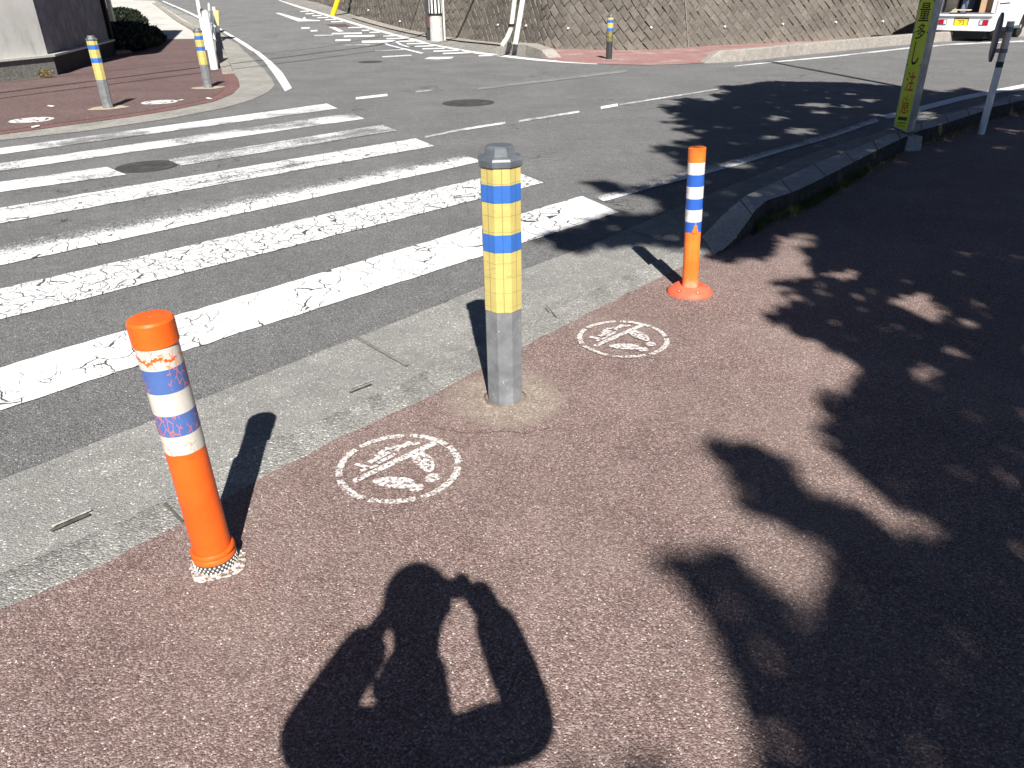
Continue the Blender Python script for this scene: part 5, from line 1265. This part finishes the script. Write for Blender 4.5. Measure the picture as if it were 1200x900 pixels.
M_SKIN = plain('skin', (.45, .27, .19), .55, var=.08); M_JKT = plain('dark jacket', (.03, .035, .05), .8, var=.2, bump=.3); M_TRS = plain('grey trousers', (.06, .06, .065), .85, var=.2); M_HAIR = plain('black hair', (.01, .009, .008), .6); M_SHOE = plain('dark shoes', (.03, .025, .02), .5)
PB_ = Vector((-.075, -.33, ZS))
person = thing('person', 'person in dark jacket raising a compact camera, throwing the foreground shadow', 'person', PB_)
def L_(p): return tuple(Vector(p[:3]) - PB_)
def N_(p, r): return (*L_(p), r)
head = (-.045, -.235, 1.585); neck = (-.05, -.30, 1.40); chest = (-.08, -.32, 1.18); waist = (-.08, -.32, .98); pelvis = (-.08, -.32, .86)
shR = (.085, -.32, 1.295); shL = (-.235, -.32, 1.31)
elR = sp_(.195, 1.165, -.22); elL = sp_(-.31, 1.14, -.22)
wrR = sp_(.125, 1.50, -.08); wrL = sp_(-.145, 1.45, -.085)
hdR = sp_(.085, 1.575, -.06); hdL = sp_(-.095, 1.53, -.06)
fR = [( .02, -.32, .86), (.03, -.30, .47), (.045, -.33, .09 + ZS), (.055, -.20, .04 + ZS)]
fL = [(-.18, -.32, .86), (-.19, -.30, .47), (-.205, -.33, .09 + ZS), (-.215, -.20, .04 + ZS)]
nodes = [N_(pelvis, (.13, .10)), N_(waist, (.12, .095)), N_(chest, (.14, .10)), N_((-.08, -.31, 1.31), (.075, .06)), N_(neck, .052), N_((-.046, -.26, 1.48), (.064, .068)), N_(head, (.078, .090)), N_((-.045, -.24, 1.66), (.05, .062)),
         N_(shR, .052), N_(elR, .038), N_(wrR, .040), N_(hdR, (.052, .036)), N_(shL, .052), N_(elL, .038), N_(wrL, .026), N_(hdL, (.034, .018)),
         N_(fR[0], .078), N_(fR[1], .055), N_(fR[2], .038), N_(fR[3], .032), N_(fL[0], .078), N_(fL[1], .055), N_(fL[2], .038), N_(fL[3], .032)]
edges = [(0, 1), (1, 2), (2, 3), (3, 4), (4, 5), (5, 6), (6, 7), (2, 8), (8, 9), (9, 10), (10, 11), (2, 12), (12, 13), (13, 14), (14, 15), (0, 16), (16, 17), (17, 18), (18, 19), (0, 20), (20, 21), (21, 22), (22, 23)]
body = skin('body', nodes, edges, M_SKIN, person)
j = [N_(waist, (.145, .115)), N_(chest, (.16, .12)), N_((-.056, -.315, 1.28), (.115, .095)), N_((-.050, -.31, 1.40), (.100, .09)), N_((-.046, -.285, 1.50), (.086, .080)), N_(shR, .070), N_(elR, .070), N_(sp_(.128, 1.50, -.085), .058), N_(shL, .084), N_(elL, .070), N_(sp_(-.155, 1.43, -.10), .060), N_((-.08, -.32, .80), (.155, .12))]
skin('jacket', j, [(0, 1), (1, 2), (2, 3), (3, 4), (1, 5), (5, 6), (6, 7), (1, 8), (8, 9), (9, 10), (0, 11)], M_JKT, person)
tr = [N_((-.08, -.32, .90), (.135, .105)), N_(fR[0], .092), N_(fR[1], .072), N_((.042, -.325, .11), .058), N_(fL[0], .092), N_(fL[1], .072), N_((-.202, -.325, .11), .058)]
skin('trousers', tr, [(0, 1), (1, 2), (2, 3), (0, 4), (4, 5), (5, 6)], M_TRS, person)
for f in (fR, fL):
    skin('shoe', [N_((f[2][0], -.365, ZS + .038), (.040, .036)), N_((f[2][0], -.27, ZS + .036), (.044, .034)), N_((f[3][0], -.15, ZS + .028), (.042, .026))], [(0, 1), (1, 2)], M_SHOE, person, 1)
# fingers closing round the camera, thumbs behind it
cz, cyb = 1.468, -.055
for s_, hd, x_edge in ((1, hdR, .052), (-1, hdL, -.052)):
    hv = Vector(hd)
    for k in range(4):
        z_ = cz + .026 - k * .017
        skin('finger', [N_((hv.x, hv.y, hv.z - .010 + k * -.012), .0095), N_((x_edge + s_ * .020, cyb + .006, z_ + .004), .0085), N_((x_edge + s_ * .004, cyb + .026, z_), .008), N_((x_edge - s_ * (.016 + .003 * (k % 2)), cyb + .027, z_ - .002), .007)], [(0, 1), (1, 2), (2, 3)], M_SKIN, person, 1)
    skin('thumb', [N_((hv.x, hv.y - .01, hv.z - .02), .011), N_((x_edge + s_ * .012, cyb - .022, cz - .01), .0095), N_((x_edge - s_ * .018, cyb - .021, cz + .002), .008)], [(0, 1), (1, 2)], M_SKIN, person, 1)
# face and hair
hc = Vector(head) - PB_
bm = NB(); bmesh.ops.create_icosphere(bm, subdivisions=3, radius=1)
for v in bm.verts:
    c = v.co; k = 1.0
    v.co = Vector((c.x * .090, c.y * .102 - .012, c.z * .100 + .022))
    if c.y > .35 and c.z < .35: v.co.y = min(v.co.y, .030)
    if c.z < -.55: v.co.z = -.04 + random.uniform(-.004, .004)
    v.co += c * random.uniform(0, .008)
hr = obj('hair', bm, M_HAIR, person, smooth=180); hr.location = hc
for s_ in (-1, 1):
    bm = NB(); bmesh.ops.create_uvsphere(bm, u_segments=14, v_segments=10, radius=.011); e_ = obj('eye', bm, plain('eye white', (.7, .7, .68), .2), person, smooth=180); e_.location = hc + Vector((s_ * .031, .078, .005))
    bm = NB(); bmesh.ops.create_uvsphere(bm, u_segments=12, v_segments=8, radius=.0055); p_ = obj('iris', bm, M_HAIR, e_, smooth=180); p_.location = (0, .0075, 0)
    bm = NB(); bmesh.ops.create_uvsphere(bm, u_segments=12, v_segments=8, radius=1)
    for v in bm.verts: v.co = Vector((v.co.x * .008, v.co.y * .018, v.co.z * .030))
    ear = obj('ear', bm, M_SKIN, person, smooth=180); ear.location = hc + Vector((s_ * .084, .0, -.005))
bm = NB(); vs_ = [bm.verts.new(v) for v in ((0, .006, .03), (-.014, -.004, -.012), (.014, -.004, -.012), (0, .024, -.008))]
for f in ((0, 1, 3), (0, 3, 2), (1, 2, 3), (0, 2, 1)): bm.faces.new([vs_[i] for i in f])
ns_ = obj('nose', bm, M_SKIN, person, smooth=180); ns_.location = hc + Vector((0, .086, -.012))
bm = NB(); bmesh.ops.create_uvsphere(bm, u_segments=12, v_segments=8, radius=1)
for v in bm.verts: v.co = Vector((v.co.x * .022, v.co.y * .006, v.co.z * .006))
mo = obj('mouth', bm, plain('lips', (.38, .15, .12), .5), person, smooth=180); mo.location = hc + Vector((0, .075, -.055))
# the compact camera in the hands (the picture is taken from just in front of its lens)
cc = thing('compact_camera', 'small black compact camera held in both hands at eye level', 'camera', (0, cyb, cz))
bm = NB(); box(bm, (0, 0, 0), (.108, .026, .062)); bmesh.ops.bevel(bm, geom=bm.edges[:], offset=.006, segments=3, affect='EDGES'); obj('camera_body', bm, M_BLK, cc, smooth=50)
bm = NB(); lathe(bm, [(.024, .012), (.023, .026), (.018, .027), (.016, .024)], 28); bmesh.ops.rotate(bm, cent=(0, 0, 0), matrix=Matrix.Rotation(R(-90), 3, 'X'), verts=bm.verts[:]); obj('lens', bm, M_GLS, cc, smooth=40)
bm = NB(); cone(bm, (.035, 0, .031), (.035, 0, .036), .007, .007, 16); obj('shutter_button', bm, M_ALU, cc)
bm = NB(); box(bm, (0, -.0135, 0), (.072, .001, .048)); obj('screen', bm, M_GLS, cc)
